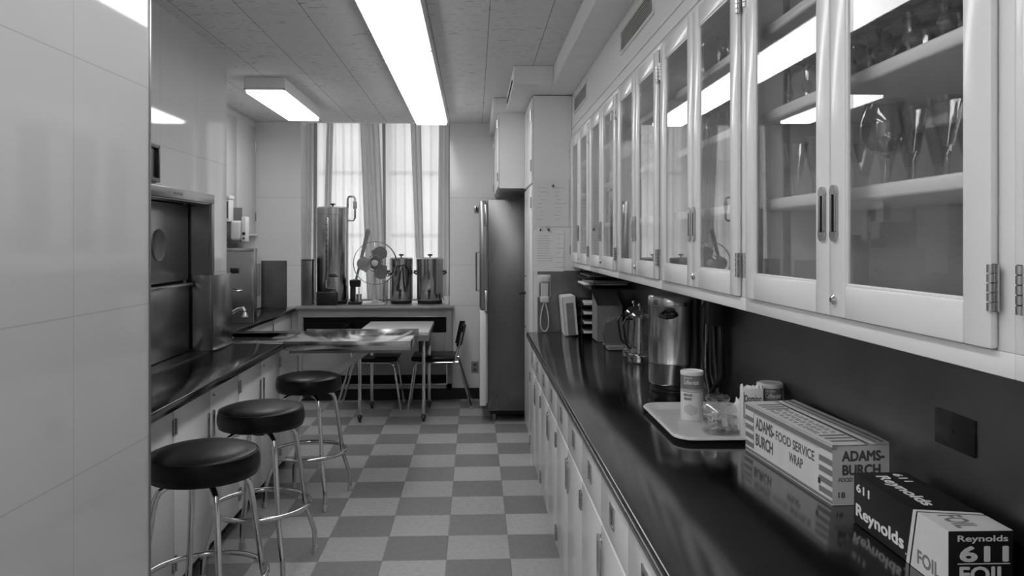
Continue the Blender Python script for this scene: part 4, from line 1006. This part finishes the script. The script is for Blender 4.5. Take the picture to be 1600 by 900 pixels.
MB().cyl((-.12, -.28, .006), (-.12, -.28, .124), .003, 8).cyl((-.12, .28, .006), (-.12, .28, .124), .003, 8).cyl((.12, .28, .006), (.12, .28, .124), .003, 8).cyl((.12, -.28, .006), (.12, -.28, .124), .003, 8).build('hanger_rod', 'black', t)

# tray
o = (.808, 2.64, HC+.001)
t = thing('cafeteria_tray', 'pale speckled cafeteria tray with rounded corners on the right counter', 'tray', o)
def rr_loop(hx, hy, r, z, n=6):
    L = []
    for (sx, sy, a0) in ((1, 1, 0), (-1, 1, 90), (-1, -1, 180), (1, -1, 270)):
        for k in range(n+1):
            a = R(a0+90*k/n); L.append((sx*(hx-r)+r*math.cos(a), sy*(hy-r)+r*math.sin(a), z))
    return L
mb = MB(); loops = [rr_loop(.145, .225, .03, 0), rr_loop(.148, .228, .032, .001), rr_loop(.165, .250, .05, .016), rr_loop(.180, .268, .06, .018), rr_loop(.182, .270, .062, .014), rr_loop(.178, .266, .06, .0205), rr_loop(.163, .248, .05, .0195), rr_loop(.146, .226, .032, .005)]
V = [[mb.v(p) for p in l] for l in loops]; n = len(V[0])
for a, b in zip(V, V[1:]):
    for k in range(n): mb.bm.faces.new((a[k], a[(k+1) % n], b[(k+1) % n], b[k]))
mb.bm.faces.new(V[0]); mb.bm.faces.new(V[-1]); mb.build('tray', 'tray', t, ang=60)
ZT = HC+.0065
def canister(x, y, label, face):
    t = thing('creamer_canister', label, 'canister', (x, y, ZT), 0, 'creamer canisters'); r = .039; h = .165
    MB().lathe([(0, 0), (r, 0), (r, h), (0, h)], seg=36).build('can', 'card_l', t)
    MB().lathe([(r+.001, h-.008), (r+.0015, h+.003), (r-.002, h+.005), (r-.005, h+.002), (0, h+.002)], seg=36).build('plastic_lid', 'paper', t)
    MB().lathe([(r+.0004, h*.66), (r+.0004, h-.009)], seg=36).build('upper_band', 'card_g', t)
    mb = MB(); 
    for (z0, z1) in ((h*.60, h*.615), (h*.635, h*.65)): mb.lathe([(r+.0005, z0), (r+.0005, z1)], seg=36)
    mb.build('band_lines', 'card_g', t)
    mb = MB(); text_into(mb, 'Coffee-mate', (0, 0, h*.76), (1, 0, 0), (0, 0, 1), .055, .016, bold=.005, wrap=((0, 0), r+.0006, face)); text_into(mb, 'Carnation', (0, 0, h*.88), (1, 0, 0), (0, 0, 1), .03, .008, wrap=((0, 0), r+.0006, face)); mb.build('lettering', 'paper', t, smooth=False)
    mb = MB(); text_into(mb, 'NON-DAIRY', (0, 0, h*.51), (1, 0, 0), (0, 0, 1), .034, .009, bold=.02, wrap=((0, 0), r+.0004, face)); text_into(mb, 'CREAMER', (0, 0, h*.43), (1, 0, 0), (0, 0, 1), .03, .009, bold=.02, wrap=((0, 0), r+.0004, face)); mb.build('small_lettering', 'inkdark', t, smooth=False)
    # picture patch
    mb = MB(); 
    for k in range(10):
        a0 = face+.05+k*.12
        z0 = h*.10+.012*abs(k-5)/5; z1 = h*.36-.010*abs(k-4)/4
        P = [(math.cos(q)*(r+.0004), math.sin(q)*(r+.0004), z) for q, z in ((a0, z0), (a0+.12, z0), (a0+.12, z1), (a0, z1))]
        mb.bm.faces.new([mb.v(p) for p in P])
    mb.build('cup_picture', 'ink', t, smooth=False)
canister(.765, 2.70, 'tall cylindrical creamer canister standing at the left on the tray', R(-150))
canister(.950, 2.46, 'creamer canister behind the sugar box, beyond the carton of wrap', R(-130))
# jar of packets
t = thing('glass_jar', 'squat lidded glass jar filled with sugar packets on the tray', 'jar', (.795, 2.505, ZT))
MB().lathe([(0, 0), (.046, 0), (.052, .006), (.053, .07), (.046, .088), (.034, .096), (.034, .104), (.031, .104), (.031, .095), (.044, .085), (.050, .07), (.049, .008), (0, .005)], seg=32).build('body', 'glass', t)
MB().lathe([(.030, .100), (.038, .106), (.040, .114), (.030, .122), (.012, .124), (0, .120)], seg=28).build('stopper', 'glass_t', t)
mb = MB()
for i in range(46):
    a = random.uniform(0, 2*PI); q = random.uniform(0, .034); z = .012+.055*random.random(); c = Vector((q*math.cos(a), q*math.sin(a), z))
    m3 = Matrix.Rotation(random.uniform(0, 6), 3, Vector((random.random()-.5, random.random()-.5, random.random())).normalized()) if True else None
    pts = [c+m3 @ Vector(p) for p in ((-.012, -.009, 0), (.012, -.009, 0), (.012, .009, 0), (-.012, .009, 0))]; mb.prism(pts, m3 @ Vector((0, 0, .003)))
o2 = mb.build('sugar_packets', 'sugar', None, smooth=False); o2.location = (.795, 2.505, ZT); tag(o2, 'heap of white sugar packets inside the squat glass jar', 'sugar packets', kind='stuff')
# sugar box
t = thing('sugar_box', 'white sugar box with a crinkled open top behind the carton of wrap', 'box', (.878, 2.425, ZT), R(-8))
mb = MB().box(-.032, .032, -.022, .022, 0, .16, .002); mb.build('box', 'card_l', t)
mb = MB(); pts = []
n = 14; prev = None
for k in range(n+1):
    xx = -.034+.068*k/n; zz = .167+random.uniform(-.004, .006); cur = (mb.v((xx, -.018+random.uniform(-.003, .003), .158)), mb.v((xx, .0+random.uniform(-.004, .004), zz)), mb.v((xx, .018, .158)))
    if prev: mb.bm.faces.new((prev[0], cur[0], cur[1], prev[1])); mb.bm.faces.new((prev[1], cur[1], cur[2], prev[2]))
    prev = cur
mb.build('crinkled_top', 'paper', t, smooth=False)
mb = MB(); text_into(mb, 'Domino', (-.026, -.0222, .118), (1, 0, 0), (0, 0, 1), .052, .022, bold=.02); mb.build('lettering', 'black_m', t, smooth=False)
mb = MB(); text_into(mb, 'DOTS', (-.018, -.0222, .098), (1, 0, 0), (0, 0, 1), .036, .012, bold=.0); mb.box(-.029, -.027, -.0226, -.0222, .07, .15).box(-.029, -.018, -.0226, -.0222, .068, .070).build('small_lettering', 'inkdark', t, smooth=False)
t = thing('plastic_bag', 'crumpled clear plastic bag of packets between the jar and the sugar box', 'bag', (.872, 2.505, ZT))
mb = MB(); bmesh.ops.create_icosphere(mb.bm, subdivisions=3, radius=1)
for v_ in mb.bm.verts:
    n_ = v_.co.copy(); k = 1+.16*math.sin(9*n_.x+3)*math.cos(8*n_.y+1)+.12*math.sin(13*n_.z+5*n_.x); v_.co = Vector((n_.x*.026*k, n_.y*.03*k, .058+n_.z*.056*k)); v_.co.z = max(v_.co.z, .001)
mb.build('bag', 'paper2', t, ang=20)

# carton of wrap
def place(px, y): return tri(px, y)
A0 = Vector((.820, 2.315, 0)); A1 = Vector((.851, 1.812, 0)); L = (A0-A1).length; ang = math.atan2((A0-A1).y, (A0-A1).x)-PI/2
o = (A1.x, A1.y, HC+.001); W_, Hh = .146, .144
t = thing('food_wrap_carton', 'long striped light carton of food service wrap on the right counter', 'carton', o, ang)
mb = MB().box(0, W_, 0, L, 0, Hh-.012).box(0, .012, 0, L, Hh-.012, Hh).box(0, .088, 0, L, Hh-.004, Hh-.0005).box(.105, W_, 0, L, Hh-.004, Hh+.001).box(0, W_, 0, .003, Hh-.012, Hh).box(0, W_, L-.003, L, Hh-.012, Hh)
mb.build('carton', 'card_l', t, smooth=False)
MB().prism([(.104, .002, Hh-.003), (.108, .002, Hh-.003), (.150, .002, Hh+.001), (.150, .002, Hh+.004)], (0, L-.004, 0)).build('lid_flap', 'card_l', t, smooth=False)
MB().box(.086, .107, .006, L-.006, Hh-.0115, Hh-.010).build('slot', 'dark_gap', t, smooth=False)
MB().box(W_+.001, W_+.008, .01, L-.01, .0, Hh+.002).build('back_flap', 'card_k', t, smooth=False)
mb = MB(); e = -.0004
def side(a, b, z0, z1): mb.box(e, 0, L*(1-b), L*(1-a), z0*Hh, z1*Hh)
side(0, 1, .86, .955); side(0, 1, .02, .075)
for z in (.17, .345, .52, .69): side(0, .115, z-.05, z+.05); side(.875, 1, z-.05, z+.05)
side(.115, .875, .838, .846)
side(.115, .12, .11, .84)
mb.build('printed_stripes', 'card_g', t, smooth=False)
T_ = lambda s, a, b, z0, z1, bold, m='inkdark': text_into(MB(), s, (0, L*(1-a), z0*Hh), (0, -1, 0), (0, 0, 1), L*(b-a), (z1-z0)*Hh, bold=bold).build('lettering', m, t, smooth=False)
T_('ADAMS-', .145, .385, .55, .80, .035); T_('BURCH', .145, .37, .22, .47, .035); T_('FOOD SERVICE', .405, .83, .56, .74, .02); T_('WRAP', .56, .71, .30, .48, .02)
E_ = lambda s, a, b, z0, z1, bold, sh=0, m='inkdark': text_into(MB(), s, (W_*a, 0, z0*Hh), (1, 0, 0), (0, 0, 1), W_*(b-a), (z1-z0)*Hh, bold=bold, shear=sh).build('lettering', m, t, smooth=False)
E_('ADAMS-', .16, .90, .72, .90, .045); E_('BURCH', .17, .83, .49, .67, .045); E_('FOOD SERVICE WRAP', .10, .95, .385, .455, .02, .3); E_('18', .10, .22, .12, .22, .03)

mb = MB()
for k in range(16):
    yy = .03+k*(L-.06)/16; 
    if k in (0, 1, 2, 13, 14, 15): mb.box(.016, .084, yy, yy+.012, Hh-.0004, Hh)
    else:
        for q in range(3): xa = .018+q*.022; mb.box(xa, xa+.004, yy, yy+random.uniform(.010, .026), Hh-.0004, Hh); mb.box(xa+.008, xa+.012, yy+.004, yy+random.uniform(.014, .026), Hh-.0004, Hh)
mb.box(.112, .116, .01, L-.01, Hh+.001, Hh+.0035).box(.128, .134, .01, L-.01, Hh+.0025, Hh+.0045)
mb.build('top_print', 'card_g', t, smooth=False)
MB().box(-.0008, 0, .055, .067, .24*Hh, .34*Hh).build('torn_spot', 'black', t, smooth=False)
# foil box
B0 = Vector((.850, 1.706, 0)); B1 = Vector((.846, 1.352, 0)); L = (B0-B1).length; ang = math.atan2((B0-B1).y, (B0-B1).x)-PI/2
o = (B1.x, B1.y, HC+.001); W_, Hh = .118, .111
t = thing('foil_carton', 'dark carton of foil with large white lettering, nearest the camera on the right counter', 'carton', o, ang)
MB().box(0, W_, 0, L, 0, Hh, .0015).build('carton', 'card_k', t)
Y_ = lambda a: L*(1-a)
mb = MB()
mb.prism([(e, Y_(.655), .0), (e, Y_(1), .0), (e, Y_(1), Hh), (e, Y_(.725), Hh)], (-e, 0, 0))
mb.prism([(e, Y_(.61), 0), (e, Y_(.64), 0), (e, Y_(.71), Hh), (e, Y_(.68), Hh)], (-e, 0, 0))
z = Hh
mb.prism([(0, Y_(.725), z), (0, Y_(1), z), (W_, Y_(1), z), (W_, Y_(.79), z)], (0, 0, -e)); mb.prism([(0, Y_(.68), z), (0, Y_(.71), z), (W_, Y_(.775), z), (W_, Y_(.745), z)], (0, 0, -e))
mb.build('light_panel', 'card_l', t, smooth=False)
U_ = lambda s, a, b, x0, x1, bold, m='paper': text_into(MB(), s, (W_*x0, L*(1-a), Hh), (0, -1, 0), (1, 0, 0), L*(b-a), W_*(x1-x0), bold=bold).build('lettering', m, t, smooth=False)
T_('611', .035, .20, .66, .83, .025, 'paper'); T_('Reynolds', .03, .585, .10, .42, .03, 'paper')
MB().box(-.0006, 0, L*.388, L*.396, .12*Hh, .15*Hh).build('full_stop', 'paper', t, smooth=False)
E_('Reynolds', .14, .92, .80, .93, .02, 0, 'paper'); E_('611', .17, .93, .50, .76, .04, 0, 'paper'); E_('FOIL', .17, .93, .17, .43, .03, 0, 'paper')
MB().box(W_*.14, W_*.95, -.0006, 0, Hh*.465, Hh*.48).build('rule_line', 'paper', t, smooth=False)
U_('Reynolds', .08, .62, .22, .52, .03); U_('611', .04, .20, .66, .82, .02)
T_('FOIL', .72, .93, .12, .37, .04, 'card_g'); U_('FOIL', .77, .96, .22, .60, .035, 'card_g')
t = thing('wall_outlet', 'flat black outlet plate on the steel backsplash behind the cartons', 'outlet', (XR-.006, 1.565, 1.126))
MB().box(-.004, 0, -.067, .067, -.037, .037, .002).build('plate', 'black', t)
MB().lathe([(0, -.001), (.003, -.001), (.003, 0)], (-.004, 0, 0), 8, 'X').build('screw', 'black_m', t)
